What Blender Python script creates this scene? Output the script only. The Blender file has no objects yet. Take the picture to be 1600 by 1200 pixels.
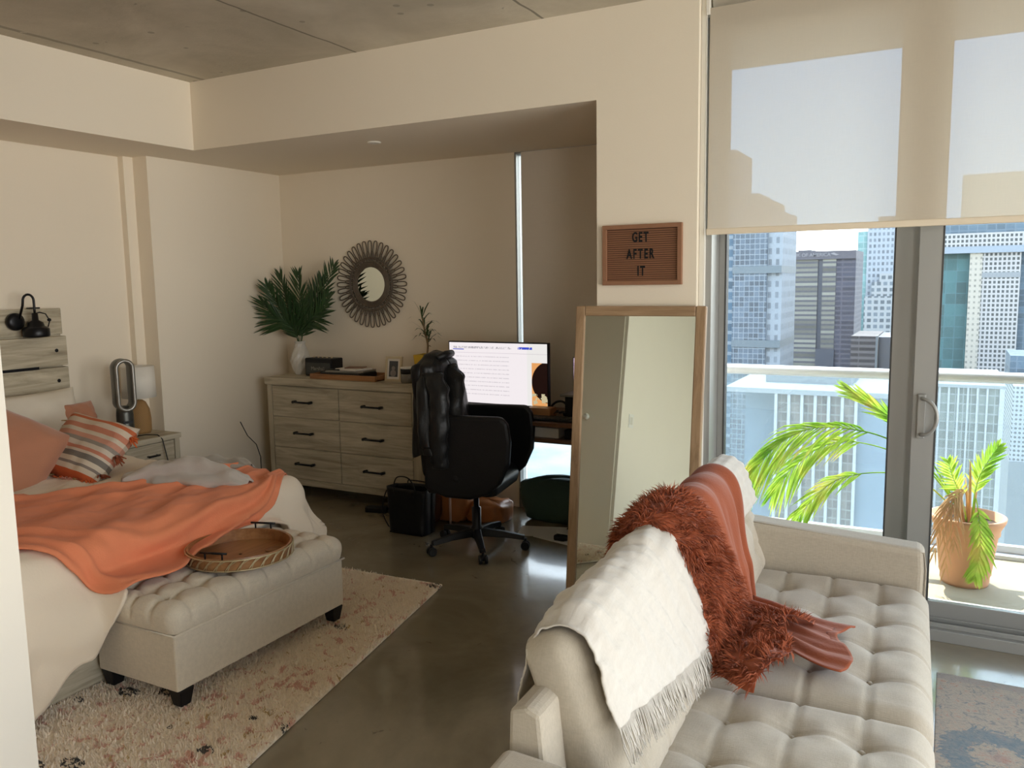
import bpy, bmesh, math, random
from mathutils import Vector, Matrix, noise
random.seed(7)
PI = math.pi
S = bpy.context.scene
COL = S.collection

# ------------------------------------------------------------------ camera
def make_camera():
    f, yaw, pitch, roll = 1287.24, 0.488014, 0.1230506, -0.0156971
    fw = Vector((-math.sin(yaw)*math.cos(pitch), math.cos(yaw)*math.cos(pitch), -math.sin(pitch)))
    rt = Vector((math.cos(yaw), math.sin(yaw), 0)); up = rt.cross(fw)
    r2 = math.cos(roll)*rt + math.sin(roll)*up
    u2 = -math.sin(roll)*rt + math.cos(roll)*up
    m = Matrix((r2, u2, -fw)).transposed().to_4x4()
    m.translation = (0, 0, 1.7)
    cd = bpy.data.cameras.new('camera'); cd.sensor_width = 36; cd.lens = f/1600*36
    cd.clip_start = .05; cd.clip_end = 3000
    c = bpy.data.objects.new('camera', cd); COL.objects.link(c); c.matrix_world = m
    S.camera = c
make_camera()

# ------------------------------------------------------------------ colour management, world, sun
S.view_settings.view_transform = 'Standard'; S.view_settings.look = 'None'
S.view_settings.gamma = 1; S.view_settings.use_curve_mapping = False
S.view_settings.exposure = 1.32
S.cycles.max_bounces = 12; S.cycles.diffuse_bounces = 7; S.cycles.glossy_bounces = 5
S.cycles.transparent_max_bounces = 16; S.cycles.transmission_bounces = 6
S.cycles.caustics_reflective = False; S.cycles.caustics_refractive = False
S.cycles.sample_clamp_indirect = 6
S.cycles.use_denoising = True

w = bpy.data.worlds.new('sky'); S.world = w; w.use_nodes = True
nt = w.node_tree; nt.nodes.clear()
wo = nt.nodes.new('ShaderNodeOutputWorld'); bg = nt.nodes.new('ShaderNodeBackground')
tc = nt.nodes.new('ShaderNodeTexCoord'); sx = nt.nodes.new('ShaderNodeSeparateXYZ')
cr = nt.nodes.new('ShaderNodeValToRGB')
nt.links.new(tc.outputs['Generated'], sx.inputs[0]); nt.links.new(sx.outputs[2], cr.inputs[0])
e = cr.color_ramp.elements
e[0].position = 0; e[0].color = (1.0, .97, .90, 1); e[1].position = 1; e[1].color = (.55, .68, .92, 1)
k = e.new(.12); k.color = (.95, .95, .92, 1); k = e.new(.4); k.color = (.74, .84, .98, 1)
nt.links.new(cr.outputs[0], bg.inputs[0]); bg.inputs[1].default_value = 3.4
nt.links.new(bg.outputs[0], wo.inputs[0])

sd = bpy.data.lights.new('sun', 'SUN'); sd.energy = 6.0; sd.angle = .009; sd.color = (1, .93, .80)
so = bpy.data.objects.new('sun', sd); COL.objects.link(so)
so.rotation_euler = Vector((.42, -1.0, -1.70)).to_track_quat('-Z', 'Y').to_euler()
so.location = (-5, 12, 20)
def portal(name, loc, sx_, sy_, rot):
    l = bpy.data.lights.new(name, 'AREA'); l.shape = 'RECTANGLE'; l.size = sx_; l.size_y = sy_
    l.cycles.is_portal = True
    o = bpy.data.objects.new(name, l); COL.objects.link(o); o.location = loc; o.rotation_euler = rot
portal('daylight_portal', (1.0, 4.5, 1.5), 4.6, 3.1, (-PI/2, 0, 0))
portal('daylight_portal', (-2.25, 5.55, 1.3), 1.2, 2.6, (-PI/2, 0, 0))
portal('daylight_portal', (2.4, -2.35, 1.5), 1.5, 3.0, (PI/2, 0, 0))
portal('daylight_portal', (3.45, 1.1, 1.5), 3.0, 5.6, (0, PI/2, 0))

# ------------------------------------------------------------------ materials
MATS = {}
class NT:
    """tiny node-expression helper"""
    def __init__(s, m): s.t = m.node_tree; s.n = s.t.nodes; s.l = s.t.links
    def new(s, k, **kw):
        n = s.n.new(k)
        for a, b in kw.items(): setattr(n, a, b)
        return n
    def inp(s, sock, v):
        if hasattr(v, 'is_output'): s.l.new(v, sock)
        elif isinstance(v, (tuple, list)) and len(v) == 3 and sock.type == 'RGBA': sock.default_value = (*v, 1)
        else: sock.default_value = v
    def m(s, op, a, b=0.0, c=0.0):
        n = s.new('ShaderNodeMath', operation=op)
        for i, v in enumerate((a, b, c)): s.inp(n.inputs[i], v)
        return n.outputs[0]
    def mix(s, f, a, b, mode='MIX'):
        n = s.new('ShaderNodeMix', data_type='RGBA', blend_type=mode)
        s.inp(n.inputs[0], f); s.inp(n.inputs[6], a); s.inp(n.inputs[7], b)
        return n.outputs[2]
    def co(s): return s.new('ShaderNodeTexCoord').outputs['Object']
    def mp(s, v, sc=(1, 1, 1), rot=(0, 0, 0), loc=(0, 0, 0)):
        n = s.new('ShaderNodeMapping'); s.l.new(v, n.inputs[0])
        n.inputs['Scale'].default_value = sc; n.inputs['Rotation'].default_value = rot; n.inputs['Location'].default_value = loc
        return n.outputs[0]
    def noise(s, v, sc, det=4, rough=.5, dist=0.0, out=0):
        n = s.new('ShaderNodeTexNoise'); s.l.new(v, n.inputs['Vector']); n.inputs['Scale'].default_value = sc
        n.inputs['Detail'].default_value = det; n.inputs['Roughness'].default_value = rough; n.inputs['Distortion'].default_value = dist
        return n.outputs[out]
    def vor(s, v, sc, out='Distance', feature='F1'):
        n = s.new('ShaderNodeTexVoronoi', feature=feature); s.l.new(v, n.inputs['Vector']); n.inputs['Scale'].default_value = sc
        return n.outputs[out]
    def ramp(s, f, pts):
        n = s.new('ShaderNodeValToRGB'); s.l.new(f, n.inputs[0]); el = n.color_ramp.elements
        while len(el) < len(pts): el.new(.5)
        for e_, (p_, c_) in zip(el, pts):
            e_.position = p_; e_.color = (*c_, 1) if len(c_) == 3 else c_
        return n.outputs[0]
    def sep(s, v):
        n = s.new('ShaderNodeSeparateXYZ'); s.l.new(v, n.inputs[0]); return n.outputs
    def bump(s, h, strength=.3, dist=.01):
        n = s.new('ShaderNodeBump'); s.l.new(h, n.inputs['Height']); n.inputs['Strength'].default_value = strength
        n.inputs['Distance'].default_value = dist; return n.outputs[0]

def mat(name, col=(.8, .8, .8), rough=.6, metal=0.0, fn=None, **kw):
    if name in MATS: return MATS[name]
    m = bpy.data.materials.new(name); m.use_nodes = True; MATS[name] = m
    b = m.node_tree.nodes['Principled BSDF']
    b.inputs['Base Color'].default_value = (*col, 1); b.inputs['Roughness'].default_value = rough
    b.inputs['Metallic'].default_value = metal
    for k_, v in kw.items():
        b.inputs[k_.replace('_', ' ')].default_value = v
    if fn: fn(NT(m), b)
    return m
def vary(amount=.12, sc=6, bump=0.0, bsc=60, stretch=(1, 1, 1)):
    def f(N, b):
        c = tuple(b.inputs['Base Color'].default_value)[:3]
        v = N.mp(N.co(), stretch)
        n = N.noise(v, sc, 5, .6)
        N.l.new(N.mix(n, tuple(x*(1-amount) for x in c), tuple(min(1, x*(1+amount)) for x in c)), b.inputs['Base Color'])
        if bump: N.l.new(N.bump(N.noise(v, bsc, 3), bump, .004), b.inputs['Normal'])
    return f
def weave(sc=500, amount=.16, bump=.35):
    def f(N, b):
        c = tuple(b.inputs['Base Color'].default_value)[:3]; v = N.co()
        a = N.noise(N.mp(v, (sc, sc*.12, sc*.12)), 1, 2); d = N.noise(N.mp(v, (sc*.12, sc, sc*.3)), 1, 2)
        s_ = N.m('ADD', N.m('MULTIPLY', a, .5), N.m('MULTIPLY', d, .5)); big = N.noise(v, 5, 3)
        c1 = N.mix(s_, tuple(x*(1-amount*1.6) for x in c), tuple(min(1, x*(1+amount)) for x in c))
        c2 = N.mix(big, (.93, .93, .93), (1, 1, 1))
        N.l.new(N.mix(1.0, c1, c2, 'MULTIPLY'), b.inputs['Base Color'])
        N.l.new(N.bump(s_, bump, .003), b.inputs['Normal'])
    return f
def wood(c1, c2, c3, axis='x', sc=1.0):
    st = {'x': (1.2, 14, 14), 'y': (14, 1.2, 14), 'z': (14, 14, 1.2)}[axis]
    def f(N, b):
        v = N.mp(N.co(), tuple(q*sc for q in st))
        n1 = N.noise(v, 1.6, 8, .65, .8); n2 = N.noise(N.mp(N.co(), tuple(q*4*sc for q in st)), 1.5, 3, .6)
        c = N.ramp(n1, [(.3, c1), (.5, c2), (.68, c3)])
        c = N.mix(N.m('MULTIPLY', n2, .4), c, c1)
        N.l.new(c, b.inputs['Base Color']); N.l.new(N.bump(n1, .15, .003), b.inputs['Normal'])
    return f
def fabric(name, col, sc=500, sheen=.25, rough=.9, amount=.16, bump=.35):
    return mat(name, col, rough, fn=weave(sc, amount, bump), Sheen_Weight=sheen)

M = {}
M['wall'] = mat('wall_paint', (.825, .745, .615), .75, fn=vary(.015, 3, .12, 180))
M['ceil'] = None
def f_ceiling(N, b):
    v = N.co(); x, y, z = N.sep(v)
    n = N.noise(v, 1.4, 8, .6, .4); n2 = N.noise(v, 9, 6, .7)
    c = N.ramp(n, [(.3, (.42, .385, .30)), (.52, (.56, .51, .41)), (.72, (.68, .63, .52))])
    c = N.mix(N.m('MULTIPLY', n2, .35), c, (.48, .44, .34))
    wob = N.m('MULTIPLY', N.m('SUBTRACT', N.noise(v, 5, 4), .5), .03)
    for px, wd, al in ((-3.21, .008, .8), (-1.965, .008, .8), (-4.49, .018, .55)):
        d = N.m('ABSOLUTE', N.m('SUBTRACT', N.m('ADD', x, wob), px))
        k_ = N.m('MULTIPLY', N.m('LESS_THAN', d, wd), N.m('MULTIPLY', N.m('GREATER_THAN', N.noise(v, 7, 3), .34), al))
        c = N.mix(k_, c, (.16, .145, .11))
    pits = N.m('LESS_THAN', N.vor(v, 7), N.m('MULTIPLY', N.m('GREATER_THAN', N.noise(v, 2.1, 2), .56), .13))
    c = N.mix(N.m('MULTIPLY', pits, .5), c, (.2, .18, .14))
    N.l.new(c, b.inputs['Base Color']); N.l.new(N.bump(n2, .4, .01), b.inputs['Normal'])
M['ceil'] = mat('raw_concrete', (.4, .38, .32), .85, fn=f_ceiling)
def f_floor(N, b):
    v = N.co(); n = N.noise(v, 1.3, 8, .62, .6); n2 = N.noise(v, 5, 8, .7, 1.0); n3 = N.noise(v, 30, 3)
    c = N.ramp(n, [(.28, (.15, .125, .08)), (.5, (.25, .21, .142)), (.72, (.35, .295, .205))])
    c = N.mix(N.m('MULTIPLY', n2, .5), c, (.16, .135, .09))
    st = N.m('MULTIPLY', N.m('GREATER_THAN', n2, .66), .5)
    c = N.mix(st, c, (.06, .05, .035))
    N.l.new(c, b.inputs['Base Color'])
    N.l.new(N.m('ADD', .10, N.m('MULTIPLY', n2, .22)), b.inputs['Roughness'])
    N.l.new(N.bump(N.m('ADD', n3, n2), .03, .01), b.inputs['Normal'])
M['floor'] = mat('polished_concrete', (.2, .18, .14), .2, fn=f_floor, Coat_Weight=.6, Coat_Roughness=.08)
M['deck'] = mat('deck_concrete', (.36, .31, .22), .9, fn=vary(.12, 3, .2, 60))
M['white'] = mat('white_paint', (.86, .80, .70), .5, fn=vary(.02, 4))
M['trimw'] = mat('white_trim', (.80, .77, .70), .5, fn=vary(.02, 4))
M['slab'] = mat('slab_stucco', (.80, .70, .55), .9, fn=vary(.04, 4))
M['alu'] = mat('grey_aluminium', (.36, .36, .345), .42, .35, fn=vary(.03, 3))
M['alud'] = mat('dark_gasket', (.06, .06, .06), .6, fn=vary(.1, 8))
M['railw'] = mat('white_rail_enamel', (.60, .60, .63), .35, fn=vary(.02, 4))
M['black'] = mat('black_plastic', (.008, .008, .009), .45, fn=vary(.2, 9), Specular_IOR_Level=.3)
M['blackm'] = mat('black_metal', (.014, .014, .016), .35, .6, fn=vary(.2, 9))
M['leather'] = mat('black_leather', (.006, .006, .0065), .42, fn=vary(.3, 14, .25, 90), Specular_IOR_Level=.25)
M['jacket'] = mat('jacket_leather', (.008, .008, .008), .42, fn=vary(.3, 14, .4, 70), Specular_IOR_Level=.3)
gw = ((.29, .245, .17), (.50, .445, .33), (.68, .62, .48))
M['gx'] = mat('greywash_wood_x', gw[1], .6, fn=wood(*gw, 'x'))
M['gz'] = mat('greywash_wood_z', gw[1], .6, fn=wood(*gw, 'z'))
M['gy'] = mat('greywash_wood_y', gw[1], .6, fn=wood(*gw, 'y'))
ow = ((.25, .155, .085), (.36, .235, .13), (.46, .31, .185))
M['oakz'] = mat('oak_z', ow[1], .5, fn=wood(*ow, 'z', 1.5)); M['oakx'] = mat('oak_x', ow[1], .5, fn=wood(*ow, 'x', 1.5))
tw = ((.20, .085, .03), (.36, .17, .065), (.48, .25, .10))
M['tray'] = mat('acacia_wood', tw[1], .35, fn=wood(*tw, 'y', .8)); M['trayx'] = mat('acacia_wood_x', tw[1], .4, fn=wood(*tw, 'x', .8))
dw = ((.10, .045, .02), (.19, .09, .045), (.25, .13, .07))
M['desk'] = mat('walnut_wood', dw[1], .35, fn=wood(*dw, 'x', .9))
M['mirror'] = mat('mirror_silver', (.66, .70, .63), .015, 1.0)
M['sofa'] = fabric('beige_linen', (.47, .41, .32), 420)
M['bench'] = fabric('greige_linen', (.72, .635, .50), 420)
M['duvet'] = mat('cream_cotton', (.82, .71, .56), .85, fn=vary(.03, 3, .15, 120), Sheen_Weight=.2)
M['pillow'] = mat('ivory_cotton', (.72, .66, .55), .85, fn=vary(.04, 5, .2, 90))
M['coral'] = mat('coral_fleece', (.82, .27, .13), .9, fn=vary(.09, 8, .35, 160), Sheen_Weight=.08)
M['peach'] = mat('dusty_peach_velvet', (.45, .20, .115), .9, fn=vary(.09, 5, .3, 90), Sheen_Weight=.4)
M['greyc'] = mat('grey_fleece', (.50, .46, .415), .9, fn=vary(.08, 8, .35, 120), Sheen_Weight=.3)
M['greyd'] = mat('grey_knit', (.34, .31, .26), .9, fn=vary(.12, 8, .35, 120), Sheen_Weight=.3)
M['whitethrow'] = mat('white_gauze', (.60, .555, .49), .9, fn=weave(260, .08, .5), Sheen_Weight=.2)
M['rust'] = mat('rust_velvet', (.27, .060, .017), .85, fn=vary(.12, 8, .3, 110), Sheen_Weight=.12)
M['fur'] = mat('rust_fur', (.29, .062, .016), .8, fn=vary(.35, 30), Sheen_Weight=.1)
M['leaf'] = mat('palm_leaf', (.022, .060, .016), .45, fn=vary(.35, 9), Subsurface_Weight=0.0)
M['leafd'] = mat('dracaena_leaf', (.03, .065, .015), .45, fn=vary(.35, 9))
def f_out(N, b):
    v = N.co(); n = N.noise(v, 6, 3)
    N.l.new(N.ramp(n, [(.35, (.20, .40, .05)), (.55, (.36, .55, .09)), (.72, (.60, .52, .16))]), b.inputs['Base Color'])
M['leafo'] = mat('sunny_palm_leaf', (.3, .5, .08), .5, fn=f_out, Transmission_Weight=.0)
M['leafdry'] = mat('dry_palm_leaf', (.62, .36, .16), .8, fn=vary(.3, 8))
M['stem'] = mat('brown_stem', (.20, .13, .06), .7, fn=vary(.3, 20))
M['soil'] = mat('soil', (.05, .035, .025), .95, fn=vary(.4, 20, .6, 40))
M['terra'] = mat('terracotta', (.62, .33, .19), .8, fn=vary(.12, 7, .2, 60))
M['yellow'] = mat('yellow_glaze', (.62, .40, .035), .3, fn=vary(.06, 7))
M['ceramic'] = mat('white_ceramic', (.62, .60, .55), .35, fn=vary(.04, 7))
M['brass'] = mat('gilt_metal', (.62, .52, .33), .4, .7, fn=vary(.1, 12))
M['rattan'] = mat('dark_rattan', (.115, .088, .062), .6, fn=vary(.25, 25))
def f_wicker(N, b):
    x, y, z = N.sep(N.co())
    a = N.m('SINE', N.m('MULTIPLY', z, 420)); c = N.m('SINE', N.m('MULTIPLY', N.m('ARCTAN2', y, x), 34))
    k_ = N.m('MULTIPLY', N.m('ADD', N.m('MULTIPLY', a, c), 1), .5)
    N.l.new(N.mix(k_, (.26, .13, .04), (.50, .30, .12)), b.inputs['Base Color']); N.l.new(N.bump(k_, .6, .005), b.inputs['Normal'])
M['wicker'] = mat('wicker', (.5, .3, .12), .6, fn=f_wicker)
M['shade'] = mat('white_lampshade', (.80, .76, .68), .8, fn=vary(.03, 9, .1, 200))
M['gun'] = mat('gunmetal', (.085, .085, .075), .35, .6, fn=vary(.08, 9))
M['gunl'] = mat('satin_nickel', (.30, .29, .265), .35, .7, fn=vary(.08, 9))
M['tan'] = mat('tan_leather', (.42, .155, .045), .45, fn=vary(.2, 9, .3, 60))
M['brown'] = mat('brown_leather', (.10, .035, .015), .45, fn=vary(.2, 9, .3, 60))
M['paper'] = mat('paper', (.72, .68, .62), .8, fn=vary(.03, 6))
M['blush'] = mat('blush_metal', (.78, .55, .47), .4, .2, fn=vary(.05, 9))
M['darkglass'] = mat('dark_candle_glass', (.16, .145, .12), .12, fn=vary(.1, 9))
M['cable'] = mat('black_cable', (.012, .012, .012), .5, fn=vary(.2, 20))
M['light_plastic'] = mat('ivory_plastic', (.82, .81, .78), .4, fn=vary(.02, 9))
M['board'] = mat('letter_board_felt', (.215, .095, .045), .7, fn=vary(.08, 6))
M['green'] = mat('dark_green_canvas', (.030, .065, .050), .7, fn=vary(.2, 9, .3, 70))

def f_glass(tint, refl):
    m = bpy.data.materials.new('window_glass' if refl > .05 else 'rail_glass'); m.use_nodes = True
    N = NT(m); N.n.clear()
    out = N.new('ShaderNodeOutputMaterial'); t = N.new('ShaderNodeBsdfTransparent'); g = N.new('ShaderNodeBsdfGlossy')
    t.inputs[0].default_value = (*tint, 1); g.inputs['Roughness'].default_value = .01
    fr = N.new('ShaderNodeFresnel'); fr.inputs[0].default_value = 1.45
    mx = N.new('ShaderNodeMixShader'); N.l.new(fr.outputs[0], mx.inputs[0]); N.l.new(t.outputs[0], mx.inputs[1]); N.l.new(g.outputs[0], mx.inputs[2])
    N.l.new(mx.outputs[0], out.inputs[0]); return m
M['glass'] = f_glass((.86, .89, .89), .1)
M['clearglass'] = f_glass((.98, .98, .98), .1)
def leafy(name, pts, tl):
    m = bpy.data.materials.new(name); m.use_nodes = True; N = NT(m); N.n.clear()
    out = N.new('ShaderNodeOutputMaterial'); d = N.new('ShaderNodeBsdfDiffuse'); l = N.new('ShaderNodeBsdfTranslucent')
    c = N.ramp(N.noise(N.co(), 6, 3), pts); N.l.new(c, d.inputs[0]); N.l.new(c, l.inputs[0])
    a = N.new('ShaderNodeMixShader'); a.inputs[0].default_value = tl; N.l.new(d.outputs[0], a.inputs[1]); N.l.new(l.outputs[0], a.inputs[2]); N.l.new(a.outputs[0], out.inputs[0]); return m
M['leafo'] = leafy('sunny_palm_leaf_thin', [(.35, (.20, .40, .04)), (.55, (.42, .58, .08)), (.72, (.70, .56, .16))], .5)
def mix3(name, trans, tcol, dcol, tl):
    """woven screen / frosted sheet: part see-through, part diffuse, part translucent"""
    m = bpy.data.materials.new(name); m.use_nodes = True; N = NT(m); N.n.clear()
    out = N.new('ShaderNodeOutputMaterial'); t = N.new('ShaderNodeBsdfTransparent'); d = N.new('ShaderNodeBsdfDiffuse'); l = N.new('ShaderNodeBsdfTranslucent')
    t.inputs[0].default_value = (*tcol, 1)
    v = N.co(); wv = N.m('ADD', N.m('MULTIPLY', N.noise(N.mp(v, (900, 900, 14)), 1, 2), .5), N.m('MULTIPLY', N.noise(N.mp(v, (14, 14, 900)), 1, 2), .5))
    c = N.mix(wv, tuple(x*.9 for x in dcol), tuple(min(1, x*1.08) for x in dcol))
    N.l.new(c, d.inputs[0]); N.l.new(c, l.inputs[0])
    a = N.new('ShaderNodeMixShader'); a.inputs[0].default_value = tl; N.l.new(d.outputs[0], a.inputs[1]); N.l.new(l.outputs[0], a.inputs[2])
    b = N.new('ShaderNodeMixShader'); b.inputs[0].default_value = trans; N.l.new(a.outputs[0], b.inputs[1]); N.l.new(t.outputs[0], b.inputs[2])
    N.l.new(b.outputs[0], out.inputs[0]); return m
M['screen_cloth'] = mix3('solar_screen_cloth', .058, (.34, .62, 1), (.72, .63, .50), .27)
M['blackout'] = mix3('grey_shade_cloth', .0, (1, 1, 1), (.74, .68, .60), .03)
M['railglass'] = mix3('laminated_rail_glass', .88, (.92, .97, .98), (.42, .48, .52), .5)

# ------------------------------------------------------------------ mesh builder
def wloc(o):
    v = Vector((0, 0, 0))
    while o: v += o.location; o = o.parent
    return v
class MB:
    def __init__(s): s.v = []; s.f = []; s.m = Matrix.Identity(4)
    def add(s, vs, fs):
        b = len(s.v); s.v += [s.m @ Vector(p) for p in vs]; s.f += [tuple(i+b for i in f) for f in fs]; return s
    def box(s, x0, x1, y0, y1, z0, z1, m=None):
        vs = [Vector((x, y, z)) for z in (z0, z1) for y in (y0, y1) for x in (x0, x1)]
        if m: vs = [m @ p for p in vs]
        return s.add(vs, [(0, 2, 3, 1), (4, 5, 7, 6), (0, 1, 5, 4), (2, 6, 7, 3), (0, 4, 6, 2), (1, 3, 7, 5)])
    def tube(s, pts, r, n=8, cap=True, closed=False):
        pts = [Vector(p) for p in pts]; rs = r if isinstance(r, (list, tuple)) else [r]*len(pts)
        vs = []; L = len(pts); nrm = None
        for i, p in enumerate(pts):
            if closed: d = pts[(i+1) % L]-pts[i-1]
            else: d = pts[min(i+1, L-1)]-pts[max(i-1, 0)]
            if d.length < 1e-9: d = Vector((0, 0, 1))
            d.normalize()
            if nrm is None:
                nrm = d.cross(Vector((0, 0, 1))) if abs(d.z) < .9 else d.cross(Vector((1, 0, 0)))
            nrm = nrm - d*nrm.dot(d)
            if nrm.length < 1e-6: nrm = d.orthogonal()
            nrm.normalize(); b = d.cross(nrm)
            for k_ in range(n):
                a = 2*PI*k_/n; vs.append(p + (nrm*math.cos(a)+b*math.sin(a))*rs[i])
        fs = []
        for i in range(L if closed else L-1):
            j = (i+1) % L
            for k_ in range(n): fs.append((i*n+k_, i*n+(k_+1) % n, j*n+(k_+1) % n, j*n+k_))
        if cap and not closed: fs += [tuple(range(n))[::-1], tuple((L-1)*n+k_ for k_ in range(n))]
        return s.add(vs, fs)
    def lathe(s, prof, c=(0, 0, 0), n=32, cap=True, fn=None):
        vs = []
        for i, (r, z) in enumerate(prof):
            for k_ in range(n):
                a = 2*PI*k_/n; rr = fn(r, z, a, i) if fn else r
                vs.append((c[0]+rr*math.cos(a), c[1]+rr*math.sin(a), c[2]+z))
        fs = []
        for i in range(len(prof)-1):
            for k_ in range(n): fs.append((i*n+k_, i*n+(k_+1) % n, (i+1)*n+(k_+1) % n, (i+1)*n+k_))
        if cap: fs += [tuple(range(n))[::-1], tuple((len(prof)-1)*n+k_ for k_ in range(n))]
        return s.add(vs, fs)
    def grid(s, fn, nu, nv, closed_u=False):
        vs = [fn(i/nu, j/nv) for j in range(nv+1) for i in range(nu+1)]
        W = nu+1
        fs = [(j*W+i, j*W+i+1, (j+1)*W+i+1, (j+1)*W+i) for j in range(nv) for i in range(nu)]
        return s.add(vs, fs)
    def prism(s, poly, y0, y1, axis='y'):
        """poly in (x,z) extruded along y, or (y,z) along x, or (x,y) along z"""
        mk = {'y': lambda p, t: (p[0], t, p[1]), 'x': lambda p, t: (t, p[0], p[1]), 'z': lambda p, t: (p[0], p[1], t)}[axis]
        n = len(poly)
        vs = [mk(p, y0) for p in poly]+[mk(p, y1) for p in poly]
        return s.add(vs, [tuple(range(n)), tuple(range(n, 2*n))[::-1]]+[(i, (i+1) % n, n+(i+1) % n, n+i) for i in range(n)])
    def build(s, name, m, parent=None, origin=None, smooth=False, bevel=0, thick=0, sub=0, recalc=True):
        po = wloc(parent) if parent else Vector((0, 0, 0))
        if origin is None:
            if parent: origin = po
            else:
                xs = [p.x for p in s.v]; ys = [p.y for p in s.v]
                origin = Vector(((min(xs)+max(xs))/2, (min(ys)+max(ys))/2, min(p.z for p in s.v)))
        origin = Vector(origin)
        me = bpy.data.meshes.new(name); me.from_pydata([p-origin for p in s.v], [], s.f)
        if recalc:
            bm = bmesh.new(); bm.from_mesh(me); bmesh.ops.recalc_face_normals(bm, faces=bm.faces); bm.to_mesh(me); bm.free()
        if smooth: me.shade_smooth()
        me.materials.append(m)
        o = bpy.data.objects.new(name, me); COL.objects.link(o); o.location = origin-po
        if parent: o.parent = parent
        if thick:
            q = o.modifiers.new('thickness', 'SOLIDIFY'); q.thickness = thick; q.offset = 0
        if bevel:
            q = o.modifiers.new('bevel', 'BEVEL'); q.width = bevel; q.segments = 2; q.limit_method = 'ANGLE'
        if sub:
            q = o.modifiers.new('smooth', 'SUBSURF'); q.levels = sub; q.render_levels = sub
        return o
def B(*a, m=None): return MB().box(*a, m=m)
def tag(o, label, cat, group=None, kind=None):
    o['label'] = label; o['category'] = cat
    if group: o['group'] = group
    if kind: o['kind'] = kind
    return o
def thing(name, label, cat, loc, group=None):
    o = bpy.data.objects.new(name, None); COL.objects.link(o); o.location = loc; o.empty_display_size = .1
    return tag(o, label, cat, group)
def struct(name, mb, m, parent=None, **kw):
    o = mb.build(name, m, parent, **kw)
    if not parent: o['kind'] = 'structure'
    return o
def copy_tree(o, parent=None):
    c = o.copy(); COL.objects.link(c); c.parent = parent
    for ch in list(o.children): copy_tree(ch, c)
    return c
def text_mesh(txt, size, name, m, parent, world_m, extrude=.001, bold=0.0, sx_=1.0):
    cu = bpy.data.curves.new(name, 'FONT'); cu.body = txt; cu.size = size; cu.extrude = extrude; cu.offset = bold
    cu.align_x = 'CENTER'; cu.align_y = 'CENTER'
    t = bpy.data.objects.new('tmp', cu); COL.objects.link(t)
    dg = bpy.context.evaluated_depsgraph_get(); dg.update()
    me = bpy.data.meshes.new_from_object(t.evaluated_get(dg)); bpy.data.objects.remove(t)
    po = wloc(parent) if parent else Vector((0, 0, 0))
    loc = world_m.to_translation()
    R3 = world_m.to_3x3() @ Matrix.Diagonal((sx_, 1, 1))
    for v in me.vertices: v.co = R3 @ v.co
    me.name = name; me.materials.clear(); me.materials.append(m)
    o = bpy.data.objects.new(name, me); COL.objects.link(o); o.location = loc-po
    if parent: o.parent = parent
    return o
def nz(x, y, z=0.0, s=1.0): return noise.noise(Vector((x*s, y*s, z*s)))
def sm(t): t = max(0, min(1, t)); return t*t*(3-2*t)

# ------------------------------------------------------------------ room shell
XL, XR, YB, YH, CZ, SZ, BY = -5.29, 3.3, -2.2, 4.12, 3.08, 2.63, 5.42
struct('floor', B(XL-.2, XR+.2, YB-.2, 4.20, -.15, 0).box(XL-.2, -1.55, 4.20, BY+.14, -.15, 0), M['floor'])
struct('ceiling', B(XL-.2, XR+.2, YB-.2, 5.75, CZ, CZ+.25), M['ceil'], origin=(0, 0, 0))
# left wall with its two steps
lw = MB().prism([(XL-.25, YB), (XL, YB), (XL, 4.02), (-5.235, 4.02), (-5.235, 4.10), (-5.09, 4.10), (-5.09, BY+.1), (XL-.25, BY+.1)], 0, SZ, 'z')
struct('wall_left', lw, M['wall'])
struct('wall_back', B(-5.09, -2.83, BY, BY+.14, 0, SZ), M['wall'])
# dropped soffit (left beam + alcove ceiling) and header
struct('ceiling_soffit', MB().prism([(XL-.25, YB), (-4.63, YB), (-4.63, YH), (-1.665, YH), (-1.665, BY+.14), (XL-.25, BY+.14)], SZ, CZ, 'z'), M['wall'])
struct('wall_pier', B(-1.665, -1.13, YH, 4.36, 0, CZ).box(-1.665, -1.5, 4.36, BY+.14, 0, CZ), M['wall'])
struct('wall_right', B(XR, XR+.2, YB, -1.7, 0, CZ).box(XR, XR+.2, 3.9, 4.36, 0, CZ).box(XR, XR+.2, -1.7, 3.9, 2.98, CZ), M['wall'])
struct('wall_near', B(-2.44, 1.7, YB-.2, YB, 0, CZ).box(3.15, XR+.2, YB-.2, YB, 0, CZ).box(1.7, 3.15, YB-.2, YB, 2.95, CZ), M['wall'])
nw = MB().box(1.7, 3.15, YB-.12, YB-.04, 0, .06).box(1.7, 3.15, YB-.12, YB-.04, 2.89, 2.95)  # added rear window, out of view, to brighten the room with daylight
for xx in (1.7, 3.09): nw.box(xx, xx+.06, YB-.12, YB-.04, .06, 2.89)
o = nw.build('window_added_rear', M['alu']); o['kind'] = 'structure'
B(1.76, 3.09, YB-.085, YB-.077, .06, 2.89).build('glass', M['clearglass'], o)
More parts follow.
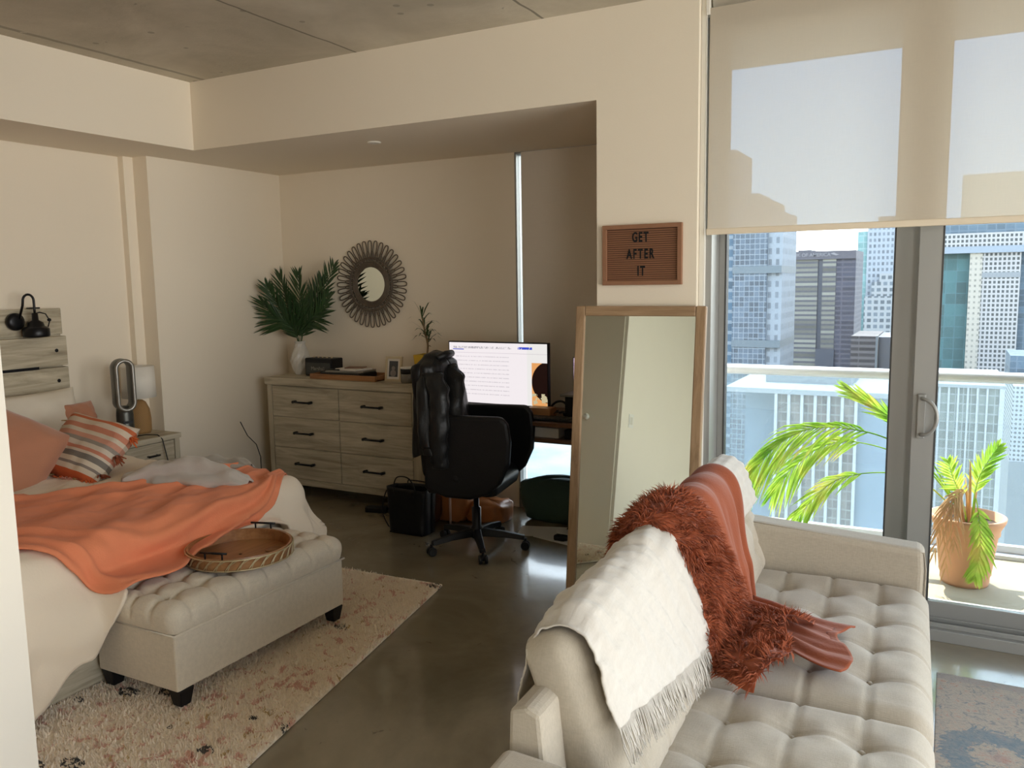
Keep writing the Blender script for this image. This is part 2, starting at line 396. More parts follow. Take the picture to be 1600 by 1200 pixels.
# closet block on the left foreground
struct('wall_closet', B(XL, -2.44, YB, 1.42, 0, CZ), M['white'])
struct('baseboard_closet', B(-2.44, -2.428, YB, 1.432, 0, .10).box(-2.60, -2.428, 1.42, 1.432, 0, .10), M['white'])
dr1 = B(-3.40, -2.47, 1.42, 1.432, .01, 2.15)
d = struct('door_1', dr1, M['white'])
MB().lathe([(.0, 0), (.012, 0), (.010, .02), (.026, .035), (.028, .05), (.018, .062), (0, .064)], (0, 0, 0), 20, cap=False)
kn = MB(); kn.m = Matrix.Translation((-2.74, 1.432, 1.10)) @ Matrix.Rotation(-PI/2, 4, 'X')
kn.lathe([(.001, 0), (.012, 0), (.010, .02), (.026, .035), (.028, .05), (.018, .062), (.001, .064)], (0, 0, 0), 20)
kn.build('door_knob', M['light_plastic'], d, smooth=True)
sw = thing('light_switch', 'white double rocker light switch plate on the white closet wall', 'light switch', (-2.44, 1.17, 1.10))
B(-2.44, -2.434, 1.11, 1.23, 1.04, 1.16).build('plate', M['light_plastic'], sw, bevel=.002)
for yy in (1.13, 1.175): B(-2.434, -2.430, yy, yy+.035, 1.065, 1.135).build('rocker', M['trimw'], sw, bevel=.001)
ot = thing('outlet', 'white electrical outlet plate low on the white closet wall', 'outlet', (-2.44, .82, .33))
B(-2.44, -2.434, .785, .855, .27, .39).build('plate', M['light_plastic'], ot, bevel=.002)
for zz in (.295, .34): B(-2.434, -2.431, .803, .837, zz, zz+.03).build('socket', M['trimw'], ot, bevel=.001)
# recessed light in the soffit
rl = MB().lathe([(.030, 0), (.045, 0), (.045, -.006), (.030, -.010), (.020, -.004)], (-3.40, 4.52, SZ), 28)
tag(rl.build('recessed_light', M['trimw'], smooth=True), 'small round white recessed fitting in the alcove soffit', 'light')
struct('trim_pier', B(-1.128, -1.105, 4.16, 4.30, 0, CZ), M['trimw'])

# ------------------------------------------------------------------ window wall (sliding glass door)
def door_panel(name, x0, x1, y0, y1, ls, rs, z0=.09, z1=2.98, bot=.09):
    fr = MB().box(x0, x0+ls, y0, y1, z0, z1).box(x1-rs, x1, y0, y1, z0, z1).box(x0+ls, x1-rs, y0, y1, z0, z0+bot).box(x0+ls, x1-rs, y0, y1, z1-.07, z1)
    o = fr.build(name, M['alu'], bevel=.003); o['kind'] = 'structure'
    ym = (y0+y1)/2
    MB().box(x0+ls-.004, x0+ls+.004, y0-.001, y1+.001, z0+bot, z1-.07).box(x1-rs-.004, x1-rs+.004, y0-.001, y1+.001, z0+bot, z1-.07).build('gasket', M['alud'], o)
    B(x0+ls, x1-rs, ym-.004, ym+.004, z0+bot, z1-.07).build('glass', M['glass'], o)
    return o
frm = MB().box(-1.13, -1.075, 4.20, 4.42, 0, CZ).box(-1.13, XR, 4.20, 4.42, 2.98, CZ).box(-1.13, XR, 4.17, 4.42, 0, .055).box(3.25, XR, 4.20, 4.42, 0, CZ)
for yy in (4.20, 4.27, 4.345, 4.41): frm.box(-1.075, 3.25, yy, yy+.008, .055, .078)
o = frm.build('window_1', M['alu'], bevel=.002); o['kind'] = 'structure'
p1 = door_panel('window_2', -1.075, -.115, 4.355, 4.405, .035, .125, z0=.06)
p2 = door_panel('door_2', -.135, .98, 4.285, 4.335, .10, .12, z0=.06)
p3 = door_panel('window_3', .90, 2.1, 4.355, 4.405, .09, .09, z0=.06)
p4 = door_panel('window_4', 2.05, 3.25, 4.285, 4.335, .09, .05, z0=.06)
# D handle on the sliding door
hp = []
for i in range(17):
    a = -PI/2+PI*i/16; hp.append((-.090+.062*math.cos(a), 4.245-.012*math.cos(a), 1.045+.085*math.sin(a)))
MB().box(-.112, -.078, 4.262, 4.286, .94, 1.15).build('handle_plate', M['alu'], p2, bevel=.004)
MB().tube([(-.095, 4.27, .96)]+hp+[(-.095, 4.27, 1.13)], .0085, 10).build('handle', M['alu'], p2, smooth=True)
# added side window, out of view on the right, to bring in more daylight
side = MB().box(3.34, 3.42, -1.7, 3.9, 0, .06).box(3.34, 3.42, -1.7, 3.9, 2.92, 2.98)
for yy in (-1.7, .15, 2.0, 3.84): side.box(3.34, 3.42, yy, yy+.06, .06, 2.92)
o = side.build('window_added_side', M['alu']); o['kind'] = 'structure'
B(3.375, 3.383, -1.64, 3.84, .06, 2.92).build('glass', M['clearglass'], o)
# alcove window
aw = MB().box(-2.83, -2.817, BY, BY+.10, 0, SZ).box(-1.665, -1.70, BY, BY+.10, 0, SZ).box(-2.83, -1.665, BY, BY+.1, 0, .10).box(-2.83, -1.665, BY, BY+.1, 2.615, SZ)
o = aw.build('window_6', M['alu'], bevel=.002); o['kind'] = 'structure'
B(-2.817, -1.70, BY+.04, BY+.048, .10, 2.615).build('glass', M['glass'], o)

# roller shades
sh = thing('roller_shade', 'large see-through beige solar roller shade half lowered over the glass door', 'window blind', (.3, 4.17, 1.92))
MB().add([(-1.085, 4.15, 1.945), (2.2, 4.15, 1.945), (2.2, 4.15, 3.0), (-1.085, 4.15, 3.0)], [(0, 1, 2, 3)]).build('cloth', M['screen_cloth'], sh, origin=(0, 4.15, 1.9))
MB().tube([(-1.075, 4.19, 3.03), (2.19, 4.19, 3.03)], .034, 16).build('roller_tube', M['trimw'], sh, smooth=True)
B(-1.090, 2.205, 4.143, 4.159, 1.918, 1.948).build('hem_bar', M['slab'], sh, bevel=.004)
B(-1.105, -1.085, 4.145, 4.235, 2.97, 3.078).build('bracket', M['trimw'], sh, bevel=.003)
MB().tube([(-1.098, 4.145, 2.98), (-1.098, 4.145, .55)], .0018, 6).build('chain', M['trimw'], sh)
sh2 = thing('roller_shade', 'grey roller shade lowered over the alcove window behind the desk', 'window blind', (-2.2, 5.38, .36))
B(-2.770, -1.70, 5.408, 5.410, .53, 2.625).build('cloth', M['blackout'], sh2)
B(-2.770, -1.70, 5.402, 5.416, .515, .54).build('hem_bar', M['gunl'], sh2, bevel=.002)

# ------------------------------------------------------------------ balcony
struct('floor_balcony', B(-1.5, 4.2, 4.42, 5.86, -.22, -.01), M['deck'])
struct('ceiling_balcony', B(-1.5, 4.2, 4.42, 5.75, 3.085, 3.33), M['slab'])
struct('trim_1', B(-1.5, 4.2, 5.62, 5.84, -.01, .015), M['railw'])
rail = thing('balcony_railing', 'white tube handrail with frosted glass panels along the balcony edge', 'railing', (1, 5.72, .05))
MB().tube([(-1.46, 5.69, 1.085), (4.2, 5.69, 1.085)], .034, 16).build('handrail', M['railw'], rail, smooth=True)
for x0 in (-1.44, .62, 2.7): B(x0, x0+.05, 5.68, 5.73, .015, 1.07).build('post', M['alu'], rail, bevel=.003)
for x0, x1 in ((-1.38, .61), (.68, 2.69)): B(x0, x1, 5.70, 5.712, .06, 1.05).build('glass_panel', M['railglass'], rail)
B(-1.44, 4.2, 5.685, 5.73, .015, .06).build('bottom_rail', M['railw'], rail, bevel=.003)

# ------------------------------------------------------------------ the city
KB = .37
def facade(name, glass, frame, w, h, tw_, th_, var=.3, rough=.75, ox=0., vertical=1):  # pale bluish building colours stand in for distance haze
    glass = tuple(q*KB for q in glass); frame = tuple(q*KB for q in frame)
    def f(N, b):
        v = N.co(); x, y, z = N.sep(v); u = N.m('ADD', N.m('ADD', x, y), 500+ox); z2 = N.m('ADD', z, 500)
        fu = N.m('FRACT', N.m('DIVIDE', u, w)); fz = N.m('FRACT', N.m('DIVIDE', z2, h))
        fm = N.m('MAXIMUM', N.m('LESS_THAN', fu, tw_) if vertical else 0.0, N.m('LESS_THAN', fz, th_))
        cell = N.new('ShaderNodeCombineXYZ'); N.l.new(N.m('FLOOR', N.m('DIVIDE', u, w)), cell.inputs[0]); N.l.new(N.m('FLOOR', N.m('DIVIDE', z2, h)), cell.inputs[2])
        wn = N.new('ShaderNodeTexWhiteNoise', noise_dimensions='3D'); N.l.new(cell.outputs[0], wn.inputs[0])
        g = N.mix(wn.outputs[0], tuple(q*(1-var) for q in glass), tuple(min(1, q*(1+var)) for q in glass))
        N.l.new(N.mix(fm, g, frame), b.inputs['Base Color'])
    return mat(name, glass, rough, fn=f)
def tower(name, label, parts):
    """parts: (name, x0, x1, y0, y1, z0, z1, material)"""
    xs = [q for p in parts for q in p[1:3]]; ys = [q for p in parts for q in p[3:5]]
    t = thing(name, label, 'building', ((min(xs)+max(xs))/2, (min(ys)+max(ys))/2, -80))
    for p in parts: B(*p[1:7]).build(p[0], p[7], t)
    return t
HZ = (.46, .56, .66)
fa1 = facade('bluish_curtain_wall', (.115, .16, .22), (.33, .40, .47), 1.5, 1.6, .12, .14, .35)
fa1b = facade('blue_balcony_stack', (.10, .19, .29), (.34, .43, .52), 5.0, 3.3, .12, .32, .3)
fa1c = facade('pale_side_wall', (.22, .27, .33), (.38, .45, .53), 2.2, 3.3, .55, .45, .2)
conc = mat('hazy_concrete', tuple(q*KB for q in (.36, .40, .44)), .9, fn=vary(.06, .1)); band = mat('tower_band', tuple(q*KB for q in (.16, .22, .27)), .6, fn=vary(.06, .1))
tower('tower', 'tall blue glass tower with stacked balconies at the left edge of the view', [
    ('balcony_wing', -66.5, -59.9, 262, 285, -80, 41, fa1b), ('main_shaft', -59.9, -49.6, 260, 288, -80, 25.5, fa1),
    ('side_shaft', -49.6, -45.3, 261, 286, -80, 21.5, fa1c), ('roof_box', -59.5, -52.8, 262, 280, 25.5, 27.4, conc)]
    + [('mechanical_band', -59.95, -45.25, 259.8, 286.2, z, z+2.2, band) for z in (3.2, -19.5)]
    + [('balcony', -61.5, -58.2, 259.0, 264, z, z+.5, conc) for z in (26, 29.3, 32.6, 35.9, 39.2)])
fa2 = facade('striped_wall_baked_reflection', (.30, .31, .27), (.145, .15, .185), 9, 1.9, .03, .42, .5)  # creamy pane colour stands in for a bright reflection; surface is matte
fa2b = facade('dark_striped_wall', (.075, .085, .13), (.15, .15, .20), 5.5, 1.9, .10, .36, .25)
cap2 = mat('grey_crown', tuple(q*KB for q in (.17, .17, .21)), .8, fn=vary(.05, .1)); dk2 = mat('dark_glass_slot', tuple(q*KB for q in (.09, .11, .16)), .4, fn=vary(.2, .4))
t2 = tower('office_tower', 'grey office tower with striped windows and a lettered crown', [
    ('glass_wing', -62.4, -47.0, 350, 380, -80, 8.8, fa2), ('slot', -47.0, -45.2, 350.6, 380, -80, 8.8, dk2), ('middle_wing', -45.2, -40.2, 350, 380, -34, 8.8, fa2),
    ('dark_wing', -40.2, -33.0, 350.2, 380, -80, 8.8, fa2b), ('crown', -62.0, -33.0, 349.6, 380, 8.8, 12.0, cap2), ('roof_box', -55, -50, 352, 370, 12.0, 12.6, cap2),
    ('lower_block', -47, -40, 349.5, 360, -80, -27, dk2)])
lt = mat('sign_letters', tuple(q*KB for q in (.42, .42, .46)), .6, fn=vary(.02, 1))
FRONT = Matrix.Rotation(PI/2, 4, 'X')
text_mesh('BANK OF AMERICA', 1.9, 'crown_sign', lt, t2, Matrix.Translation((-50.6, 349.5, 10.5)) @ FRONT, .05, .02)
fl = MB()
for i in range(3): fl.prism([(-42.4+i*.7, 10.9-i*.25), (-41.2+i*.7, 11.3-i*.3), (-40.6+i*.7, 11.05-i*.3), (-41.8+i*.7, 10.6-i*.25)], 349.45, 349.55)
fl.build('crown_logo', lt, t2)
fa3 = facade('white_residential_grid', (.24, .29, .36), (.52, .60, .68), 2.0, 2.9, .45, .45, .3)
fa3b = facade('stepped_white_grid', (.20, .25, .30), (.55, .60, .63), 2.9, 3.0, .38, .42, .3)
teal = facade('teal_glass_strip', (.30, .56, .58), (.45, .66, .68), 3, 3.2, .1, .2, .15)
tower('slender_tower', 'slender white tower with a teal glass edge beside the metal door stile', [
    ('teal_edge', -42.0, -37.5, 451, 475, -80, 24, teal), ('white_shaft', -37.5, -24, 450, 478, -80, 26, fa3), ('roof_box', -33, -25, 452, 470, 26, 31, conc),
    ('stepped_base', -37.5, -23, 444, 450, -80, -8, fa3b), ('upper_step', -34.5, -23, 446, 450, -8, -1, fa3b), ('top_step', -31, -23, 447, 450, -1, 3, fa3b)])
fa4 = facade('brown_striped_wall', (.10, .09, .10), (.28, .26, .27), 12, 2.0, .02, .45, .3)
tower('brown_building', 'low brown striped office building beside the grey tower', [('main_block', -29.0, -20.9, 300, 330, -80, -18.2, fa4), ('glass_side', -20.9, -14, 303, 330, -80, -18.6, dk2), ('corner_post', -21.3, -20.6, 299.8, 303, -80, -18.0, conc)])
fa5 = facade('white_punched_grid', (.065, .085, .10), (.60, .61, .62), 1.05, 1.25, .42, .40, .25)
fa5t = facade('teal_curtain_wall', (.055, .17, .19), (.12, .26, .30), 2.6, 3.1, .05, .05, .35)
crm = facade('cream_side_wall', (.34, .34, .31), (.62, .60, .53), 1.2, 1.5, .6, .6, .2)
blb = mat('blue_sky_band', tuple(q*KB for q in (.33, .42, .53)), .5, fn=vary(.04, .2)); pch = mat('peach_sunlight_tint', (1.0, .66, .38), .8, fn=vary(.03, .2))  # peach wall colour brightened to imitate sunlight on a shaded face
dkb = facade('dark_blue_glass', (.10, .17, .24), (.2, .28, .36), 2.2, 1.6, .1, .12, .3)
tower('apartment_tower', 'white gridded tower with teal glass wing seen through the sliding door', [
    ('teal_wing', -3.5, 4.4, 262, 290, -80, 7.6, fa5t), ('cream_edge', 4.4, 7.4, 260, 290, -80, 7.6, crm), ('grid_front', 7.4, 16.4, 260.3, 290, -80, 7.6, fa5),
    ('blue_band', -3.5, 24, 259.4, 290, 7.6, 9.4, blb), ('top_grid', -3.5, 24, 260, 290, 9.4, 13.0, fa5), ('glass_top', -3.3, 24, 261, 290, 13.0, 16.5, dkb),
    ('right_wing', 16.4, 24, 262, 290, -80, 7.6, dkb), ('blank_band', 7.3, 16.5, 260.1, 262, .9, 2.3, conc)])
fa6 = facade('hotel_window_columns', (.16, .135, .12), (.30, .29, .29), 1.05, 1.55, .10, .16, .45)
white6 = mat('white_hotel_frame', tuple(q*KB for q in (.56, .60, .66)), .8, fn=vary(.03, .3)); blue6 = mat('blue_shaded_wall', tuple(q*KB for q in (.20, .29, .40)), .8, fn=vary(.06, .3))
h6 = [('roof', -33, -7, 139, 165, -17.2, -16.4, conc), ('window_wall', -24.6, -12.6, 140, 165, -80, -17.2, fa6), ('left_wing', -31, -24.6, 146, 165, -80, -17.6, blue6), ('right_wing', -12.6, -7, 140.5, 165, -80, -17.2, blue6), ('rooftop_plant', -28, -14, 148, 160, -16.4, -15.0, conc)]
h6 += [('pier', x, x+.45, 139.3, 140, -80, -17.2, white6) for x in [-24.9+i*2.05 for i in range(7)]]
tower('hotel', 'lower hotel block with white vertical piers below the handrail on the left', h6)
fa7 = facade('pale_green_window_columns', (.20, .24, .23), (.42, .47, .48), 1.1, 1.5, .12, .14, .4)
oval = mat('oval_holes_wall', (.6, .62, .66), .8)
def f_oval(N, b):
    v = N.co(); x, y, z = N.sep(v)
    fu = N.m('SUBTRACT', N.m('FRACT', N.m('DIVIDE', N.m('ADD', x, 500), .78)), .5); fz = N.m('SUBTRACT', N.m('FRACT', N.m('DIVIDE', N.m('ADD', z, 500), .95)), .5)
    d_ = N.m('SQRT', N.m('ADD', N.m('POWER', N.m('MULTIPLY', fu, 1.0), 2), N.m('POWER', N.m('MULTIPLY', fz, 1.25), 2)))
    N.l.new(N.mix(N.m('LESS_THAN', d_, .32), (.25, .265, .29), (.05, .06, .07)), b.inputs['Base Color'])
f_oval(NT(oval), oval.node_tree.nodes['Principled BSDF'])
h7 = [('window_wall', -6, 7.6, 150, 175, -80, -16.2, fa7), ('roof', -6.5, 8.4, 149.2, 175, -16.2, -15.7, conc), ('end_pier', 7.6, 8.3, 149.2, 175, -80, -16.2, white6)]
h7 += [('pier', x, x+.28, 149.4, 150, -80, -16.2, white6) for x in [-5+i*1.35 for i in range(9)]]
tower('glazed_block', 'lower glazed block with white vertical piers behind the potted palm', h7)
tower('garage', 'white garage wall pierced by dark oval holes at the right edge of the view', [('main_block', 12.6, 24, 200, 225, -80, -21.5, oval), ('base', 12.5, 24, 199.6, 225, -80, -37.5, conc), ('rear_block', 13, 26, 222, 240, -80, -17, dkb)])
tower('peach_block', 'rooftop block with sunlight put into its peach colour, seen through the right part of the shade', [('main_block', 1.95, 27, 292, 310, -80, 32.0, pch)])
gm = mat('hazy_ground', (.20, .27, .32), .9)
def f_gnd(N, b):
    v = N.co(); n = N.noise(v, .03, 6); n2 = N.vor(v, .06, 'Color')
    c = N.ramp(n, [(.35, (.055, .09, .115)), (.5, (.09, .115, .125)), (.65, (.12, .13, .12))])
    N.l.new(c, b.inputs['Base Color'])
f_gnd(NT(gm), gm.node_tree.nodes['Principled BSDF'])
struct('ground', B(-1500, 1500, 20, 2500, -81, -80), gm)
# ------------------------------------------------------------------ soft-goods helpers
def edge_map(a, b, x0, x1, y0, y1, r):
    """distance rolled over the rim of a rectangle: plan offset, drop, outward direction"""
    cx = min(max(a, x0+r), x1-r); cy = min(max(b, y0+r), y1-r)
    dx, dy = a-cx, b-cy; d = math.hypot(dx, dy)
    if d < 1e-9: return a, b, 0.0, 0, 0, 0
    ux, uy = dx/d, dy/d
    if d < r*PI/2: return cx+ux*r*math.sin(d/r), cy+uy*r*math.sin(d/r), r*(1-math.cos(d/r)), ux, uy, 0
    return cx+ux*r, cy+uy*r, r+(d-r*PI/2), ux, uy, d-r*PI/2
def tufted(u0, u1, v0, v1, h, r, cols, rows, dim=.03, sd_=.035, gr=.010, gw_=.012, crown=.02, nu=60, nv=80, M4=None, deep=None):
    """rounded cushion, top at w=h, with dimples at cols x rows and stitched lines through them"""
    e_ = r*(PI/2-1)+h-r
    mb = MB()
    if M4: mb.m = M4
    def P(s_, t_):
        a = u0-e_+(u1-u0+2*e_)*s_; b = v0-e_+(v1-v0+2*e_)*t_
        x, y, dr, ux, uy, ex = edge_map(a, b, u0, u1, v0, v1, r)
        inn = max(0, 1-dr/(r+1e-6))
        cu = max(0, min(1, (a-u0)/(u1-u0))); cv = max(0, min(1, (b-v0)/(v1-v0)))
        w_ = h-min(dr, h)+crown*math.sin(PI*cu)**.5*math.sin(PI*cv)**.5
        g = 0
        if dr < r*1.2:
            k_ = 1-sm(dr/(r*1.2))
            for c in cols: g = max(g, gr*math.exp(-((a-c)/gw_)**2))
            for c in rows: g = max(g, gr*math.exp(-((b-c)/gw_)**2))
            D_ = 0
            for c in cols:
                for q in rows:
                    rr = ((a-c)**2+(b-q)**2)
                    if rr < .02: D_ += dim*math.exp(-rr/(sd_*sd_)) + dim*.5*math.exp(-rr/(.012**2))
            w_ -= (g+D_)*k_
        w_ += .0025*nz(a, b, 1, 14)*(dr < h*.9)
        gs = 0
        for c in cols: gs = max(gs, gr*math.exp(-((a-c)/gw_)**2)*(abs(uy) > .7))
        for c in rows: gs = max(gs, gr*math.exp(-((b-c)/gw_)**2)*(abs(ux) > .7))
        bow = .012*math.sin(PI*max(0, min(1, (dr-.0)/h)))-gs*.7*(1-sm((dr-h*.45)/(h*.4)))
        return (x+ux*bow, y+uy*bow, w_)
    mb.grid(P, nu, nv)
    W = nu+1
    loop = list(range(W))+[j*W+nu for j in range(1, nv+1)]+[nv*W+i for i in range(nu-1, -1, -1)]+[j*W for j in range(nv-1, 0, -1)]
    mb.f.append(tuple(loop)); return mb
def buttons(root, cols, rows, h, M4, m, r=.010):
    M4 = M4 or Matrix.Identity(4)
    for c in cols:
        for q in rows:
            b = MB(); b.m = M4; b.lathe([(.001, .006), (r*.6, .005), (r, .0), (r, -.004)], (c, q, h), 12)
            b.build('button', m, root, smooth=True)
def spline(pts, n):
    """Catmull-Rom through pts, n samples"""
    P = [Vector(p) for p in pts]; L = len(P)-1; out = []
    for i in range(n+1):
        t = i/n*L; k_ = min(int(t), L-1); f = t-k_
        p0, p1, p2, p3 = P[max(k_-1, 0)], P[k_], P[k_+1], P[min(k_+2, L)]
        out.append(.5*((2*p1)+(p2-p0)*f+(2*p0-5*p1+4*p2-p3)*f*f+(3*p1-p0-3*p2+p3)*f*f*f))
    return out
def interp(tab, t):
    for (a, va), (b, vb) in zip(tab, tab[1:]):
        if t <= b: return va+(vb-va)*sm((t-a)/(b-a)) if b > a else vb
    return tab[-1][1]

# ------------------------------------------------------------------ sofa
SL = Vector((-.45, 2.65, 0)); SR = .034
sofa = thing('sofa', 'beige tufted linen sofa with wooden legs in the right foreground', 'sofa', SL)
sofa.rotation_euler.z = SR
B(-.86, -.03, 1.50, 3.78, .13, .30).build('base', M['sofa'], sofa, bevel=.015)
fb = MB().prism([(-.925, .13), (-.77, .13), (-.82, .715), (-.855, .73), (-.90, .715)], 1.60, 3.78); fb.build('back_frame', M['sofa'], sofa, bevel=.012)
def arm(y0, y1):
    a = MB().prism([(-.90, .13), (-.01, .13), (-.005, .50), (-.012, .585), (-.90, .645)], y0, y1)
    o = a.build('arm', M['sofa'], sofa, bevel=.028); o.modifiers['bevel'].segments = 4
    MB().tube([(-.008, y0+.012, .15), (-.004, y0+.012, .50), (-.012, y0+.014, .573), (-.45, y0+.014, .610), (-.88, y0+.014, .638)], .0035, 6).build('piping', M['sofa'], o, smooth=True)
    return o
arm(3.635, 3.775); arm(1.44, 1.58)
for x in (-.80, -.08):
    for y in (1.46, 3.70): MB().lathe([(.014, 0), (.026, .13)], (x, y, 0), 16).build('leg', M['desk'], sofa, smooth=True)
for (y0, y1, rows) in ((2.485, 3.63, (3.40, 3.17, 2.94, 2.71)), (1.585, 2.475, (2.28, 2.04, 1.80))):
    M4 = Matrix.Translation((0, 0, .27)); cols = (-.53, -.35, -.17)
    c = tufted(-.70, 0.0, y0, y1, .165, .06, cols, rows, .026, .055, .007, .008, .022, 70, 110, M4)
    c.build('seat_cushion', M['sofa'], sofa, smooth=True)
    buttons(sofa, cols, rows, .165-.020, M4, M['sofa'])
BU = Vector((-.16, 0, .43)).normalized(); BN = Vector((.43, 0, .16)).normalized()
def backM(y0):
    m = Matrix(((0, BU.x, BN.x), (1, 0, 0), (0, BU.z, BN.z))).to_4x4()
    m.translation = Vector((-.63, y0, .42))-BN*.135; return m
for (y0, y1, cols) in ((2.56, 3.76, (.17, .38, .59, .80, 1.01)), (1.72, 2.55, (.14, .32, .50, .68))):
    M4 = backM(y0); rows = (.12, .25, .37)
    c = tufted(0, y1-y0, 0, .475, .135, .05, cols, rows, .022, .04, .006, .008, .022, 110, 50, M4)
    c.build('back_cushion', M['sofa'], sofa, smooth=True)
    buttons(sofa, cols, rows, .135-.014, M4, M['sofa'])

PROF = spline([(-.945, 0, .50), (-.935, 0, .64), (-.915, 0, .79), (-.885, 0, .865), (-.83, 0, .895), (-.775, 0, .875), (-.74, 0, .81), (-.69, 0, .68), (-.635, 0, .53), (-.60, 0, .475), (-.50, 0, .472), (-.35, 0, .476), (-.2, 0, .476)], 240)
PL = [0]
for p, q in zip(PROF, PROF[1:]): PL.append(PL[-1]+(q-p).length)
def prof(s_, off=0):
    """point at arc length s on the sofa's back profile, pushed out by off"""
    s_ = max(0, min(PL[-1]-1e-4, s_)); lo, hi = 0, len(PL)-1
    while hi-lo > 1:
        m_ = (lo+hi)//2
        if PL[m_] <= s_: lo = m_
        else: hi = m_
    f = (s_-PL[lo])/max(1e-9, PL[hi]-PL[lo]); p = PROF[lo].lerp(PROF[hi], f); t = (PROF[hi]-PROF[lo]).normalized()
    n = Vector((-t.z, 0, t.x)); return p+n*off, n
STOT = PL[-1]
def s_at(x, lo_=0):
    return min((abs(PROF[i].x-x)+(0 if PL[i] > lo_ else 9), PL[i]) for i in range(len(PL)))[1]
def sofa_thing(mb, name, label, cat, m, **kw):
    o = mb.build(name, m, origin=SL, smooth=True, **kw); o.rotation_euler.z = SR; return tag(o, label, cat)
S_TOP = min((abs(PROF[i].x+.83), PL[i]) for i in range(len(PL)))[1]
S_SEAT = min((abs(PROF[i].x+.60), PL[i]) for i in range(len(PL)))[1]
# white gauze throw with a fringe
def wt(u, v):
    y0 = 1.735+.015*math.sin(u*5); y1 = 2.62
    s_ = .13+(S_SEAT-.075-.14*(1-v)**1.3-.13)*u
    y = y0+(y1-y0)*v
    off = .014+.012*nz(u*1.2+v*1.5, v*8-u*2, 3, 1.2)+.009*nz(u*3+v*4, v*20-u*8, 0, 1)+.006*nz(u*22+v*6, v*7, 7, 1)+.0025*nz(u*60, v*60, 2, 1)+.02*max(0, .06-v)*0
    p, n = prof(s_, max(.006, off)); drop = .03*(1-sm(v/.10))
    return (p.x, y, p.z-drop*(.5+.5*sm(math.sin(PI*u)*1.5)))
wthrow = sofa_thing(MB().grid(wt, 110, 120), 'white_throw', 'white gauze throw with a fringe over the near end of the sofa back', 'throw blanket', M['whitethrow'], thick=.005)
fr = MB(); rnd = random.Random(3)
for i in range(230):
    v = (i+.5)/230; p = Vector(wt(1, v)); L = .075+.02*rnd.random(); sw_ = rnd.uniform(-.02, .02)+.012*math.sin(i*.35)
    fr.tube([p, p+Vector((.010+.01*rnd.random(), sw_*.4, -L*.5)), p+Vector((.022+.015*rnd.random(), sw_, -L))], [.0022, .0019, .0008], 4)
o = fr.build('fringe', M['whitethrow'], wthrow, smooth=True); o.rotation_euler = (0, 0, 0)
o['kind'] = 'stuff'
# second white throw at the far end
def wt2(u, v):
    s_ = .20+(S_TOP+.24-.20)*u; y = 3.36+(3.70-3.36)*v
    p, n = prof(s_, .012+.004*nz(u*6, v*8)+.003*math.sin(u*70)*sm((v-.1)*3)); return (p.x, y, p.z)
sofa_thing(MB().grid(wt2, 60, 20), 'white_throw', 'white ribbed throw folded over the far top of the sofa back', 'throw blanket', M['whitethrow'], thick=.006)
# rust velvet side of the throw
def rt_(u, v):
    S1 = STOT-.05
    s_ = .16+(S1-.16)*u
    k_ = (s_)/S1
    sa = S_SEAT/S1
    y0 = interp([(0, 2.72), (.42, 2.72), (sa*.97, 2.80), (1, 2.60)], k_); y1 = interp([(0, 3.40), (.42, 3.40), (sa*.85, 3.22), (sa*1.0, 3.08), (1, 2.98)], k_)
    y = y0+(y1-y0)*v
    fold = .5+.5*math.sin(v*26+nz(u*2, v*2)*3+u*3)
    off = .018+.016*fold*sm(u*3)+.008*nz(u*5, v*14)
    if k_ > sa: q_ = sm((k_-sa)/(1-sa)); off = off*(1-.55*q_)+.012*(1-abs(v-.5)*2)
    p, n = prof(s_, off); return (p.x+(.03*math.sin(v*7) if k_ > .97 else 0), y, max(p.z, .478))
rth = sofa_thing(MB().grid(rt_, 120, 90), 'rust_velvet_throw', 'smooth rust velvet throw over the sofa back beside the shaggy one', 'throw blanket', M['rust'], thick=.006)
# shaggy rust throw
def fu_(u, v):
    s_ = .14+(S_SEAT+.13-.14)*u; k_ = u
    y0 = interp([(0, 2.50), (.35, 2.50), (.62, 2.52), (.85, 2.44), (1, 2.36)], k_); y1 = interp([(0, 2.84), (.35, 2.86), (.62, 2.90), (.85, 2.92), (1, 2.90)], k_)
    ed = math.sin(PI*v)**.5 if 0 < v < 1 else 0
    wx = interp([(0, .0), (.8, .0), (1, 1)], k_)
    off = .012+(.055+.02*nz(u*6, v*6, 9))*ed+wx*.05*ed*(.6+.5*math.sin(v*9+1))
    s2 = s_+wx*.05*math.sin(v*6)*ed+wx*.12*v
    p, n = prof(s2, off); return (p.x, y0+(y1-y0)*v, max(p.z, .476))
fo = sofa_thing(MB().grid(fu_, 90, 40), 'shaggy_throw', 'shaggy rust faux fur throw slung over the middle of the sofa back', 'throw blanket', M['fur'])
